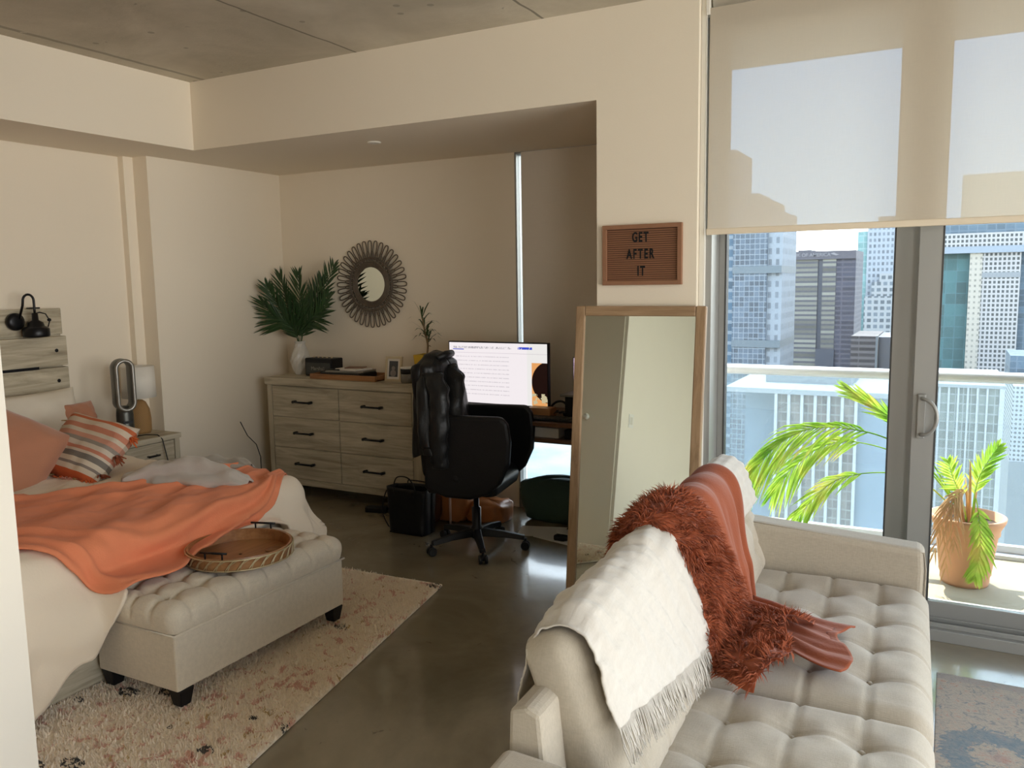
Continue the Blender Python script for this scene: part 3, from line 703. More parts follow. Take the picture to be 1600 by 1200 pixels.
def tufts(fn, count, ln, wd, seed, lean=Vector((0, 0, -.5)), spread=.7):
    R_ = random.Random(seed); mb = MB(); vs = []; fs = []
    for _ in range(count):
        u, v = R_.random(), R_.random(); e1 = .004
        p = Vector(fn(u, v)); a = Vector(fn(min(1, u+e1), v))-Vector(fn(max(0, u-e1), v)); b = Vector(fn(u, min(1, v+e1)))-Vector(fn(u, max(0, v-e1)))
        n = a.cross(b) if a.cross(b).length > 1e-9 else Vector((0, 0, 1)); n.normalize()
        cl = Vector((nz(p.x*22, p.y*22, p.z*22), nz(p.y*22, p.z*22, p.x*22+5), nz(p.z*22+9, p.x*22, p.y*22)))
        d = (n*.8+cl*1.1+lean+Vector((R_.uniform(-1, 1), R_.uniform(-1, 1), R_.uniform(-1, 1)))*spread*.5).normalized()
        L = ln*R_.uniform(.6, 1.15); s_ = d.cross(Vector((R_.uniform(-1, 1), R_.uniform(-1, 1), R_.uniform(-1, 1)))).normalized()*wd
        q = p+d*L*.55; t = p+(d+lean*.4).normalized()*L; i = len(vs)
        vs += [p-s_, p+s_, q+s_*.8, q-s_*.8, t]; fs += [(i, i+1, i+2, i+3), (i+3, i+2, i+4)]
    return mb.add(vs, fs)
o = tufts(fu_, 15000, .042, .0019, 5).build('pile', M['fur'], fo, recalc=False); o['kind'] = 'stuff'

# ------------------------------------------------------------------ rugs
RUG = [(-3.30, 1.435), (-2.10, 1.435), (-2.10, 1.8), (-2.46, 3.76), (-3.30, 3.72)]
def f_rug(N, b):
    v = N.co(); big = N.noise(v, 9, 3, .6, 1.5); n2 = N.noise(N.mp(v, (1, 1, 1), loc=(4, 2, 0)), 11, 3, .6, 1.5)
    c = N.mix(N.m('GREATER_THAN', big, .60), (.88, .78, .64), (.70, .42, .33))
    c = N.mix(N.m('GREATER_THAN', n2, .665), c, (.52, .36, .15))
    cell = N.vor(N.mp(v, (3.4, 5.2, .01)), 1, 'Distance'); dk = N.m('MULTIPLY', N.m('LESS_THAN', cell, .19), N.m('GREATER_THAN', N.noise(v, 50, 2), .49))
    c = N.mix(dk, c, (.015, .014, .014))
    c = N.mix(N.m('MULTIPLY', N.noise(v, 90, 2), .15), c, (.66, .58, .48))
    N.l.new(c, b.inputs['Base Color'])
M['rug'] = mat('shag_rug_wool', (.68, .62, .52), .95, fn=f_rug, Sheen_Weight=.2)
rug = MB().prism(RUG, 0.002, .016, 'z').build('shag_rug', M['rug'], bevel=.004)
tag(rug, 'cream shag rug with pink and black flecks under the tufted bench', 'rug')
def in_rug(x, y):
    xr = -2.10 if y < 1.8 else -2.10-(y-1.8)*.36/1.96
    return xr
def pile(count, seed):
    R_ = random.Random(seed); vs = []; fs = []
    while len(fs) < count:
        y = R_.uniform(1.55, 3.75); xr = in_rug(0, y)+.006; x = R_.uniform(-3.2, xr)
        if y > 3.72: continue
        d = Vector((nz(x, y, 0, 26)+R_.uniform(-.5, .5), nz(x, y, 5, 26)+R_.uniform(-.5, .5), 1)).normalized()
        s_ = Vector((R_.uniform(-1, 1), R_.uniform(-1, 1), 0)).normalized()*.0042; p = Vector((x, y, .014)); L = R_.uniform(.012, .024)
        i = len(vs); vs += [p-s_, p+s_, p+d*L]; fs.append((i, i+1, i+2))
    return MB().add(vs, fs)
o = pile(36000, 2).build('pile', M['rug'], rug, origin=rug.location, recalc=False); o['kind'] = 'stuff'
def f_pers(N, b):
    v = N.co(); x, y, z = N.sep(v); wob = N.noise(v, 22, 6, .7, 1.5)
    d_ = N.m('ADD', N.m('SQRT', N.m('ADD', N.m('POWER', N.m('SUBTRACT', x, -1.09), 2), N.m('POWER', N.m('SUBTRACT', y, .58), 2))), N.m('MULTIPLY', N.m('SUBTRACT', wob, .5), .22))
    base = N.ramp(N.noise(v, 34, 6, .8, 1.0), [(.34, (.08, .13, .17)), (.45, (.36, .31, .26)), (.56, (.46, .38, .30)), (.66, (.40, .16, .11))])
    ring = N.m('MULTIPLY', N.m('GREATER_THAN', d_, .09), N.m('LESS_THAN', d_, .19))
    c = N.mix(N.m('MULTIPLY', ring, N.m('ADD', .25, N.m('MULTIPLY', N.noise(v, 40, 4), .8))), base, (.06, .15, .22)); c = N.mix(N.m('MULTIPLY', N.m('LESS_THAN', d_, .03), .35), c, (.35, .14, .12))
    edge = N.m('GREATER_THAN', y, 1.145)
    c = N.mix(N.m('MULTIPLY', edge, .6), c, (.30, .27, .25))
    N.l.new(N.mix(.18, c, (.40, .38, .36)), b.inputs['Base Color']); N.l.new(N.bump(N.noise(v, 160, 3), .4, .004), b.inputs['Normal'])
M['persian'] = mat('faded_persian_wool', (.4, .35, .3), .95, fn=f_pers)
p = B(.02, 2.6, 1.40, 3.81, .001, .012).build('persian_rug', M['persian'], bevel=.003)
tag(p, 'faded blue and rose patterned rug on the floor to the right of the sofa', 'rug')

# ------------------------------------------------------------------ bed
bed = thing('bed', 'grey-washed wooden bed with a tall plank headboard against the left wall', 'bed', (-4.1, 2.46, 0))
hb = B(-5.27, -5.235, 1.50, 3.45, .15, 1.56)
hb.build('headboard_back', M['gy'], bed, bevel=.004)
for z0, z1, d_ in ((1.405, 1.575, .015), (1.20, 1.392, .05), (1.0, 1.188, .05), (.80, .988, .05), (.45, .788, .05)):
    o = B(-5.235, -5.235+d_, 1.48, 3.455, z0, z1).build('headboard_plank', M['gy'], bed, bevel=.004)
for z, yy in ((1.30, 3.38), (1.10, 3.38), (1.30, 1.6)):
    k_ = MB(); k_.m = Matrix.Translation((-5.185, yy, z)) @ Matrix.Rotation(PI/2, 4, 'Y'); k_.lathe([(.001, .003), (.012, .002), (.012, 0)], (0, 0, 0), 16).build('port_cap', M['black'], bed)
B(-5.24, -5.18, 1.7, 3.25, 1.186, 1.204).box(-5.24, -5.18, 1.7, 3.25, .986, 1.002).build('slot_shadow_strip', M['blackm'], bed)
B(-5.2, -3.16, 1.50, 1.53, .02, .34).build('side_rail', M['gx'], bed, bevel=.004); B(-5.2, -3.16, 3.40, 3.43, .02, .34).build('side_rail', M['gx'], bed, bevel=.004)
B(-3.19, -3.155, 1.50, 3.43, .02, .34).build('footboard', M['gy'], bed, bevel=.004)
TOP = .635
mt = tufted(-5.18, -3.14, 1.52, 3.40, .27, .06, (), (), 0, .1, 0, .1, .01, 20, 20, Matrix.Translation((0, 0, TOP-.30))); mt.build('mattress', M['pillow'], bed, smooth=True)
BX0, BX1, BY0, BY1 = -5.6, -3.10, 1.45, 3.44
def bedpt(a, b, off=0.0, ln=None):
    """flat cloth coordinates to the made bed's surface"""
    x, y, dr, ux, uy, ex = edge_map(a, b, BX0, BX1, BY0, BY1, .11)
    per = (a*uy - b*ux)*1.0
    fold = .5+.5*math.sin((b if abs(ux) > abs(uy) else a)*19+2*nz(a, b, 0, 2)+1.2)
    bul = (.05*sm(ex/.25)+.060*fold*sm(ex/.2)+.02*nz(a, b, 3, 9)*sm(ex/.1)) + off
    z = TOP+.015-dr+off*(1-sm(dr/.11))
    z += .018*nz(a, b, 2, 3.2)+.008*nz(a*3, b, 5, 6)+.006*math.sin((a*1.4+b)*16+4*nz(a, b, 8, 1.5))*(1-sm(dr/.11))
    onb = sm((b-2.04)/.08)*(1-sm((b-3.10)/.08))
    lim = .478+off*.9
    if ux > .3 and onb > 0 and z < lim+.04:
        zz = lim+.03*math.exp(-(lim+.04-z)/.05)
        over = (lim+.04-z)*.9*onb
        z = z*(1-onb)+zz*onb; x += over
    return (x+ux*bul, y+uy*bul, max(z, .03))
def duvet(u, v):
    b = 1.44+(3.98-1.44)*v
    foot = interp([(1.3, .72), (1.80, .54), (1.98, .38), (2.16, .20), (2.3, .11), (3.05, .11), (3.18, .28), (3.3, .50), (4.0, .55)], b)
    a = -4.95+(BX1+foot+.02*math.sin(b*13)+4.95)*u
    if b > 3.4 and a > -3.2: a = a-.0
    return bedpt(a, b)
dv = MB().grid(duvet, 150, 170).build('duvet', M['duvet'], smooth=True, thick=.012, origin=(-4, 2.4, TOP))
tag(dv, 'cream cotton duvet draped over the bed and its foot end', 'duvet')
# coral throw
def coons(u, v, p00, p10, p01, p11, bv):
    a = Vector(p00).lerp(Vector(p10), u); b = Vector(p01).lerp(Vector(p11), u)
    return a.lerp(b, v)
FAR = spline([(-4.95, 1.60, 0), (-4.45, 2.12, 0), (-4.05, 2.52, 0), (-3.80, 2.86, 0), (-3.66, 3.20, 0), (-3.56, 3.60, 0)], 100)
NEAR = spline([(-3.62, 1.46, 0), (-3.32, 1.80, 0), (-3.06, 2.00, 0), (-2.88, 2.12, 0), (-2.90, 2.36, 0), (-3.0, 2.72, 0), (-3.02, 3.06, 0), (-3.20, 3.32, 0), (-3.32, 3.56, 0)], 100)
def coral(u, v):
    p = FAR[int(round(u*100))].lerp(NEAR[int(round(u*100))], v)
    t = v+.04*math.sin(u*9)
    rid = 0
    for c, w_, a_ in ((.10, .035, .022), (.22, .03, .013), (.80, .03, .026), (.90, .025, .020), (.97, .02, .016), (.62, .06, .012)):
        rid += a_*math.exp(-((t-c-.05*math.sin(u*5+c*20))/w_)**2)*(.55+.45*nz(u*4, c*30, 2, 1.0))
    off = .016+rid*1.7+.006*nz(p.x*4, p.y*9, 1, 1.5)+.004*nz(p.x, p.y, 4, 22)
    return bedpt(p.x, p.y, off)
o = MB().grid(coral, 100, 120).build('coral_throw', M['coral'], smooth=True, thick=.008, origin=(-3.6, 2.5, TOP+.02))
tag(o, 'coral fleece throw spread diagonally across the cream duvet', 'throw blanket')

def pillow(name, label, m, c, w_, h_, t_, yaw, tilt, roll=0.0, cat='pillow', seed=0, pinch=.16):
    """w along local x, h along local z, t thick along local y"""
    R_ = Matrix.Translation(c) @ Matrix.Rotation(yaw, 4, 'Z') @ Matrix.Rotation(tilt, 4, 'X') @ Matrix.Rotation(roll, 4, 'Y')
    mb = MB(); mb.m = R_
    for sgn in (1, -1):
        def P(u, v):
            a, b = u*2-1, v*2-1
            e_ = max(0, (1-a**4)*(1-b**4))**.45
            cx = a*(1-pinch*(1-abs(a))*0-pinch*.5*(1-b*b)*abs(a)*0)
            x = a*w_/2*(1-pinch*.35*(1-b*b)*abs(a)); z = b*h_/2*(1-pinch*.35*(1-a*a)*abs(b))
            return (x, sgn*t_/2*e_*(1+.12*nz(a, b, seed+sgn, 1.6))+(.012*nz(a, b, seed, 4)+.022*nz(a, b, seed+9, 1.7))*e_*sgn, z)
        mb.grid(P, 28, 28)
    o = mb.build(name, m, smooth=True, origin=c); tag(o, label, cat)
    return o, R_
pillow('white_pillow', 'ivory pillow leaning on the headboard behind the peach one', M['pillow'], (-5.02, 3.05, .83), .72, .48, .18, PI/2, -.30, seed=1)
pillow('white_pillow', 'ivory pillow at the head of the bed, nearest the white closet wall', M['pillow'], (-5.02, 2.1, .83), .72, .48, .18, PI/2, -.30, seed=2)
pillow('peach_pillow', 'large dusty peach velvet pillow leaning at the head of the bed', M['peach'], (-4.55, 2.56, .80), .60, .58, .26, PI/2-.42, -.62, .62, seed=3)
pillow('fluffy_cushion', 'small fluffy blush cushion behind the striped cushion', M['peach'], (-4.98, 3.36, .84), .24, .26, .12, PI/2, -.3, seed=5, cat='cushion')
def f_str(N, b):
    v = N.co(); x, y, z = N.sep(N.mp(v, (1, 1, 1)))
    q = N.m('ADD', N.m('MULTIPLY', x, STR[0]), N.m('ADD', N.m('MULTIPLY', y, STR[1]), N.m('MULTIPLY', z, STR[2])))
    f = N.m('ADD', N.m('DIVIDE', q, .40), .5)
    c = N.new('ShaderNodeValToRGB'); N.l.new(f, c.inputs[0]); c.color_ramp.interpolation = 'CONSTANT'; el = c.color_ramp.elements
    pts = [(0, (.58, .12, .035)), (.10, (.66, .58, .46)), (.17, (.26, .22, .19)), (.21, (.66, .58, .46)), (.28, (.20, .18, .155)), (.36, (.62, .54, .44)), (.40, (.55, .22, .14)), (.45, (.62, .54, .44)), (.52, (.30, .26, .22)), (.58, (.60, .30, .21)), (.66, (.66, .58, .46)), (.72, (.58, .24, .15)), (.80, (.66, .56, .44)), (.88, (.55, .14, .05)), (.94, (.60, .52, .42))]
    while len(el) < len(pts): el.new(.5)
    for e_, (p_, c_) in zip(el, pts): e_.position = p_; e_.color = (*c_, 1)
    N.l.new(c.outputs[0], b.inputs['Base Color']); N.l.new(N.bump(N.noise(v, 180, 3), .5, .005), b.inputs['Normal'])
cy, ct, cr_ = .12, -.80, .16
Rm = Matrix.Rotation(cy, 4, 'Z') @ Matrix.Rotation(ct, 4, 'X') @ Matrix.Rotation(cr_, 4, 'Y')
STR = tuple(Rm @ Vector((0, 0, 1)))
M['stripe'] = mat('striped_boho_weave', (.6, .4, .3), .9, fn=f_str)
cu, cR = pillow('striped_cushion', 'striped boho lumbar cushion with tassels lying on the bed', M['stripe'], (-4.36, 2.96, .785), .56, .42, .17, cy, ct, cr_, cat='cushion', seed=4)
rnd = random.Random(11); tcol = [M['rust'], mat('ochre_yarn', (.45, .32, .14), .9, fn=vary(.2, 30)), mat('pink_yarn', (.60, .30, .22), .9, fn=vary(.2, 30)), mat('orange_yarn', (.62, .13, .03), .9, fn=vary(.2, 30))]
for i in range(18):
    if i < 12: pl = Vector((-.25+.5*i/11, 0, -.178))
    else: pl = Vector((-.25 if i < 15 else .25, 0, -.12+.13*((i-12) % 3)))
    p = cR @ pl; t = MB(); out = (cR.to_3x3() @ Vector((0, 0, -1) if i < 12 else ((-1, 0, 0) if i < 15 else (1, 0, 0)))).normalized()
    for k_ in range(16):
        d = (out*.8+Vector((rnd.uniform(-.5, .5), rnd.uniform(-.5, .5), rnd.uniform(-.7, .1)))).normalized(); L = rnd.uniform(.045, .075)
        q = p+d*L; q.z = max(q.z, TOP+.03); t.tube([p, p+d*L*.5+Vector((0, 0, .006)), q], [.004, .005, .003], 5)
    t.build('tassel', tcol[(i*3+i//4) % 4], cu, smooth=True)
# bundle of clothes
def clump(name, label, m, path, wid, hgt, seed, cat='clothing'):
    sp = spline(path, 60)
    def P(u, v):
        i = min(59, int(u*60)); p = sp[i].lerp(sp[i+1], u*60-i); t = (sp[min(60, i+2)]-sp[max(0, i-1)]).normalized(); sd2 = Vector((-t.y, t.x, 0)).normalized()
        a = v*PI; en = math.sin(PI*min(1, max(0, u*.94+.03)))**.5
        wv = 1+.28*nz(u*5, v*3, seed, 1)+.12*math.sin(v*17+u*5+seed)
        zz = hgt*math.sin(a)*en*wv+.02*nz(u*9, v*6, seed+4)*math.sin(a)
        return (p.x+sd2.x*wid*math.cos(a)*en*wv, p.y+sd2.y*wid*math.cos(a)*en*wv, p.z+max(0, zz))
    o = MB().grid(P, 70, 40).build(name, m, smooth=True); return tag(o, label, cat)
zt = TOP+.018
clump('knit_sweater', 'dull grey knit garment behind the pale grey one on the bed', M['greyd'], [(-3.98, 3.02, zt), (-3.90, 3.22, zt), (-3.72, 3.36, zt), (-3.52, 3.40, zt)], .13, .062, 3)
clump('grey_robe', 'pale grey fleece garment crumpled on top of the coral throw', M['greyc'], [(-3.84, 2.80, zt+.01), (-3.74, 2.93, zt+.02), (-3.58, 3.02, zt+.02), (-3.38, 3.06, zt+.01), (-3.20, 3.08, zt)], .125, .105, 8)
# ------------------------------------------------------------------ tufted bench
bn = thing('storage_bench', 'greige tufted storage bench with black block legs at the foot of the bed', 'bench', (-2.88, 2.615, .03))
B(-3.12, -2.64, 2.105, 3.125, .10, .335).build('body', M['bench'], bn, bevel=.008)
M4 = Matrix.Translation((0, 0, .338))
bc = (-3.0, -2.88, -2.76); br_ = [2.19+.1413*i for i in range(7)]
tufted(-3.125, -2.635, 2.10, 3.13, .115, .045, bc, br_, .030, .034, .014, .013, .016, 70, 140, M4).build('lid_cushion', M['bench'], bn, smooth=True)
MB().tube([(-3.127, 2.098, .338), (-2.633, 2.098, .338), (-2.633, 3.132, .338), (-3.127, 3.132, .338)], .005, 8, closed=True).build('piping', M['bench'], bn, smooth=True)
buttons(bn, bc, br_, .10, M4, M['bench'], .008)
for x in (-3.085, -2.675):
    for y in (2.15, 3.08):
        l = MB(); a = .035
        vs = [(x+sx_*q, y+sy_*q, z) for z, q in ((.027, .024), (.10, .036)) for sx_, sy_ in ((-1, -1), (1, -1), (1, 1), (-1, 1))]
        l.add(vs, [(0, 1, 2, 3), (4, 5, 6, 7), (0, 1, 5, 4), (1, 2, 6, 5), (2, 3, 7, 6), (3, 0, 4, 7)]); l.build('leg', M['black'], bn, bevel=.003)
# round tray
TC = Vector((-2.830, 2.645, .476)); TR = .232
tr = thing('round_tray', 'round wooden tray with a gilt leaf-pattern rim on the tufted bench', 'tray', TC)
MB().lathe([(.01, .004), (TR-.012, .004), (TR-.010, .055), (TR-.002, .057), (TR, .050), (TR, .0), (.01, 0)], TC, 64, cap=False).build('bowl', M['tray'], tr, smooth=False, bevel=.0)
lf = MB()
for zz in (.004, .050): lf.tube([TC+Vector(((TR+.005)*math.cos(a), (TR+.005)*math.sin(a), zz)) for a in [2*PI*i/72 for i in range(72)]], .003, 6, closed=True)
for i in range(30):
    a0 = 2*PI*i/30
    for sgn, ln in ((1, .21), (1, .14), (1, .28)):
        q = []
        for k_ in range(7):
            t = k_/6; a = a0+sgn*ln*t+(.05 if ln == .14 else 0); q.append(TC+Vector(((TR+.006)*math.cos(a), (TR+.006)*math.sin(a), .005+.045*math.sin(t*PI/2))))
        lf.tube(q, .0019, 5)
lf.build('leaf_rim', M['brass'], tr, smooth=True)
for a in (-1.26, 1.88):
    c_, s_ = math.cos(a), math.sin(a); ct_ = TC+Vector((c_*(TR-.004), s_*(TR-.004), .055)); tn = Vector((-s_, c_, 0))
    h = MB().tube([ct_-tn*.062+Vector((0, 0, .028)), ct_+tn*.062+Vector((0, 0, .028))], .005, 10)
    for q in (-.04, .04): h.tube([ct_+tn*q, ct_+tn*q+Vector((0, 0, .028))], .004, 8)
    h.build('handle', M['blackm'], tr, smooth=True)
MB().lathe([(.001, .012), (.038, .012), (.040, .005), (.038, .005)], TC+Vector((.10, .11, 0)), 24).build('knot_disc', M['trayx'], tr, smooth=True)

# ------------------------------------------------------------------ headboard light
hl = thing('reading_light', 'black gooseneck reading light on top ledge of the headboard', 'lamp', (-5.13, 3.20, 1.40))
MB().lathe([(.075, 0), (.078, .01), (.078, .05), (.066, .062), (.05, .066), (.045, .09), (.02, .105), (.018, .15), (.001, .152)], (-5.13, 3.22, 1.402), 28).build('shade', M['blackm'], hl, smooth=True)
k_ = MB(); k_.m = Matrix.Translation((-5.205, 3.13, 1.50)) @ Matrix.Rotation(PI/2, 4, 'Y'); k_.lathe([(.055, 0), (.055, .022), (.03, .03), (.001, .03)], (0, 0, 0), 24).build('wall_plate', M['blackm'], hl, smooth=True)
gp = [(-5.18, 3.15, 1.52), (-5.14, 3.152, 1.60)]+[(-5.13, 3.185-.035*math.cos(a), 1.63+.040*math.sin(a)) for a in [PI*i/10 for i in range(11)]]+[(-5.13, 3.22, 1.58), (-5.13, 3.22, 1.54)]
MB().tube(gp, .0075, 10).build('gooseneck', M['blackm'], hl, smooth=True)
MB().tube([(-5.13, 3.30, 1.46), (-5.13, 3.315, 1.50), (-5.13, 3.29, 1.545), (-5.13, 3.25, 1.556), (-5.13, 3.23, 1.55)], .004, 8).build('bracket', M['blackm'], hl, smooth=True)
MB().lathe([(.001, -.012), (.012, -.006), (.012, .006), (.001, .012)], (-5.13, 3.312, 1.505), 12).build('knob', M['blackm'], hl, smooth=True)
clip = B(-5.25, -5.21, 3.24, 3.31, 1.577, 1.586).build('clip', M['black'], bevel=.003); tag(clip, 'small flat black clip lying on top of the headboard', 'clip')
# ------------------------------------------------------------------ nightstand
ns = thing('nightstand', 'grey-washed wooden nightstand between the bed and the wall corner', 'nightstand', (-5.02, 3.75, 0))
B(-5.27, -4.775, 3.49, 3.985, .645, .68).build('top', M['gy'], ns, bevel=.004)
B(-5.26, -4.81, 3.50, 3.975, .08, .645).build('body', M['gy'], ns, bevel=.003)
for y0 in (3.50, 3.935): B(-4.82, -4.785, y0, y0+.04, 0, .645).build('post', M['gz'], ns, bevel=.003)
for z0 in (.47, .285, .10):
    dd = B(-4.81, -4.79, 3.545, 3.93, z0, z0+.165).build('drawer', M['gy'], ns, bevel=.003)
    MB().tube([(-4.765, 3.70, z0+.085), (-4.765, 3.79, z0+.085)], .007, 8).tube([(-4.79, 3.71, z0+.085), (-4.765, 3.71, z0+.085)], .006, 8).tube([(-4.79, 3.78, z0+.085), (-4.765, 3.78, z0+.085)], .006, 8).build('handle', M['blackm'], dd, smooth=True)
fc = (-4.93, 3.66, .68)
fan = thing('bladeless_fan', 'grey bladeless loop fan on the nightstand', 'fan', fc)
MB().lathe([(.058, 0), (.060, .02), (.056, .05), (.055, .17), (.050, .21), (.030, .225), (.001, .226)], fc, 32).build('base', M['gun'], fan, smooth=True)
yaw_f = -.35
fm = MB(); fm.m = Matrix.Translation((fc[0], fc[1], fc[2]+.37)) @ Matrix.Rotation(yaw_f, 4, 'Z')
def loop(u, v, R_in=.052, H=.115, D=.13):
    a = u*2*PI; ca, sa = math.cos(a), math.sin(a); rx = R_in
    cyl = H if sa > 0 else -H
    w_ = v*2*PI; t = .012*math.cos(w_); dep = D/2*math.sin(w_)
    return (dep, (rx+t)*ca, cyl+(rx+t)*sa)
fm.grid(loop, 64, 16).build('loop', M['gun'], fan, smooth=True)
fm2 = MB(); fm2.m = fm.m
pts = []
for i in range(48):
    a = 2*PI*i/48; pts.append((.066, .052*math.cos(a), (.115 if math.sin(a) > 0 else -.115)+.052*math.sin(a)))
fm2.tube(pts, .013, 8, closed=True).build('front_rim', M['gunl'], fan, smooth=True)
B(-.002, .002, -.03, .03, -.008, .008, m=Matrix.Translation((fc[0]+.055, fc[1]-.02, fc[2]+.12)) @ Matrix.Rotation(-.35, 4, 'Z')).build('display', M['black'], fan)
LC = (-5.03, 3.86, .68)
lp = thing('table_lamp', 'table lamp with a white drum shade and woven base behind the fan', 'lamp', LC)
MB().lathe([(.060, 0), (.068, .02), (.070, .10), (.062, .17), (.040, .22), (.02, .235), (.001, .236)], LC, 32).build('base', M['wicker'], lp, smooth=True)
MB().lathe([(.008, .23), (.008, .30)], LC, 12).build('stem', M['brass'], lp, smooth=True)
o = MB().lathe([(.112, .255), (.108, .475)], LC, 48, cap=False).build('lamp_shade', M['shade'], lp, smooth=True, thick=.003)
MB().tube([(-4.93, 3.71, .685), (-4.86, 3.76, .695), (-4.79, 3.80, .692), (-4.77, 3.82, .66), (-4.765, 3.85, .50), (-4.765, 3.87, .05)], .004, 6).build('power_cord', M['cable'], fan, smooth=True)
c = MB().tube([(-5.0, 4.75, .62), (-4.98, 4.80, .50), (-4.95, 4.86, .42), (-4.98, 4.93, .3), (-5.0, 4.95, .02)], .004, 6).build('wall_cord', M['cable'], smooth=True)
tag(c, 'thin black cord hanging against the wall left of the dresser', 'cord')
# ------------------------------------------------------------------ dresser and what stands on it
DZ = .965
dz = thing('dresser', 'wide grey-washed six-drawer dresser with black bar handles', 'dresser', (-4.13, 5.15, 0))
B(-4.905, -3.36, 4.94, 5.37, .905, DZ).build('top', M['gx'], dz, bevel=.004)
B(-4.88, -3.385, 4.965, 5.36, .12, .905).build('body', M['gx'], dz)
for x0 in (-4.89, -3.465): B(x0, x0+.09 if x0 > -4 else x0+.05, 4.95, 5.36, 0, .905).build('side_post', M['gz'], dz, bevel=.003)
B(-4.84, -3.465, 4.955, 4.975, .095, .145).prism([(-4.84, .095), (-4.76, .095), (-4.84, .0)], 4.955, 4.99).prism([(-3.465, .095), (-3.55, .095), (-3.465, .0)], 4.955, 4.99).build('apron', M['gx'], dz, bevel=.002)
for x0, x1 in ((-4.835, -4.157), (-4.149, -3.47)):
    for z0, z1 in ((.652, .896), (.402, .645), (.150, .395)):
        dd = B(x0, x1, 4.951, 4.97, z0, z1).build('drawer', M['gx'], dz, bevel=.003)
        cx, cz = (x0+x1)/2-.01, (z0+z1)/2+.005
        h = MB().tube([(cx-.085, 4.915, cz), (cx+.085, 4.915, cz)], .0075, 10)
        for q in (-.082, .082): h.tube([(cx+q, 4.955, cz), (cx+q, 4.912, cz)], .011, 10)
        h.build('handle', M['blackm'], dd, smooth=True)
# vase
VC = (-4.76, 5.22, DZ)
vs = MB().lathe([(.045, 0), (.062, .03), (.078, .08), (.082, .12), (.070, .17), (.048, .22), (.040, .255), (.045, .275), (.040, .276), (.034, .25)], VC, 16, fn=lambda r_, z, a, i: r_*(1+(.06 if (i+int(a/(2*PI)*16+.5)) % 2 else -.03)))
tag(vs.build('vase', M['ceramic']), 'white faceted ceramic vase on the left end of the dresser', 'vase')
def frond(root, pts, n, ll, wid, m, seed=0, name='frond', up=Vector((0, 0, 1)), ang=50, droop=.25, start=.22, stem_r=.0035, face=None, lim=None):
    """rachis through pts with two rows of leaflets"""
    R_ = random.Random(seed); sp = spline(pts, 40); mb = MB()
    mb.tube(sp, [stem_r*(1-.75*i/40) for i in range(41)], 5)
    vs_, fs_ = [], []
    for side in (-1, 1):
        for k_ in range(n):
            t = start+(1-start)*(k_+.5*(side > 0))/n; i = min(38, int(t*40)); p = sp[i].lerp(sp[i+1], t*40-i)
            T = (sp[i+1]-sp[i]).normalized(); N_ = face.normalized() if face else up
            s_ = T.cross(N_); s_ = s_.normalized() if s_.length > .1 else Vector((1, 0, 0)); nn = s_.cross(T).normalized()
            a = math.radians(ang*(1.15-.75*t)+R_.uniform(-6, 6)); L = ll*(math.sin(PI*(.16+.78*(t-start)/(1-start))))**.7*R_.uniform(.85, 1.1)
            d = T*math.cos(a)+s_*side*math.sin(a)+nn*R_.uniform(.02, .22)
            d.normalize(); wv = d.cross(nn).normalized()*wid
            for q, wq, dr in ((0, .35, 0), (.3, 1, .1), (.65, .8, .35)):
                c = p+d*L*q-Vector((0, 0, 1))*L*droop*dr; vs_ += [c-wv*wq, c+nn*wid*.5*wq, c+wv*wq]
            vs_.append(p+d*L-Vector((0, 0, 1))*L*droop*.8); b = len(vs_)-10
            for q in (0, 3):
                fs_ += [(b+q, b+q+1, b+q+4, b+q+3), (b+q+1, b+q+2, b+q+5, b+q+4)]
            fs_ += [(b+6, b+7, b+9), (b+7, b+8, b+9)]
    mb.add(vs_, fs_)
    if lim: mb.v = [Vector((max(lim[0], q.x), min(lim[1], q.y), q.z)) for q in mb.v]
    return mb.build(name, m, root, recalc=False)
pv = thing('palm_fronds', 'dark green palm fronds fanning out of the white vase', 'plant', (-4.76, 5.22, DZ+.27))
F0 = Vector((-4.76, 5.22, DZ+.20))
for i, (tx, ty, tz, bx) in enumerate([(-4.97, 5.02, 1.58, -4.97), (-4.94, 5.22, 1.79, -4.92), (-4.74, 5.22, 1.80, -4.74), (-4.38, 5.24, 1.86, -4.52), (-4.42, 5.20, 1.62, -4.50), (-4.93, 5.05, 1.70, -4.90), (-4.55, 5.28, 1.76, -4.60)]):
    F1 = Vector((tx, ty, tz)); mid = (F0+F1)/2+Vector(((bx-(F0.x+F1.x)/2)*.5, 0, .06))
    frond(pv, [F0, F0+Vector((0, 0, .1))+(mid-F0)*.3, mid, F1], 21, .235, .0105, M['leaf'], i, face=Vector((.15*(i-3)*.4, -1, .12)), droop=.10, ang=52, start=.20, lim=(-5.075, 5.40))
# radio
ra = thing('radio_speaker', 'black retro radio speaker beside the white vase', 'speaker', (-4.48, 5.17, DZ))
B(-4.61, -4.33, 5.10, 5.24, DZ+.006, DZ+.15).build('case', M['black'], ra, bevel=.008)
M['grille'] = mat('grey_grille_cloth', (.05, .052, .045), .7, fn=vary(.2, 60))
B(-4.595, -4.345, 5.094, 5.102, DZ+.018, DZ+.115).build('grille', M['grille'], ra, bevel=.003)
for i in range(5): MB().lathe([(.008, 0), (.008, .010), (.001, .011)], (-4.56+.045*i, 5.16, DZ+.15), 12).build('knob', M['brass'], ra, smooth=True)
B(-4.61, -4.33, 5.095, 5.24, DZ, DZ+.006).build('base_strip', M['gunl'], ra)
text_mesh('Marshall', .042, 'maker_script', M['gunl'], ra, Matrix.Translation((-4.47, 5.093, DZ+.068)) @ FRONT, .001, .0)
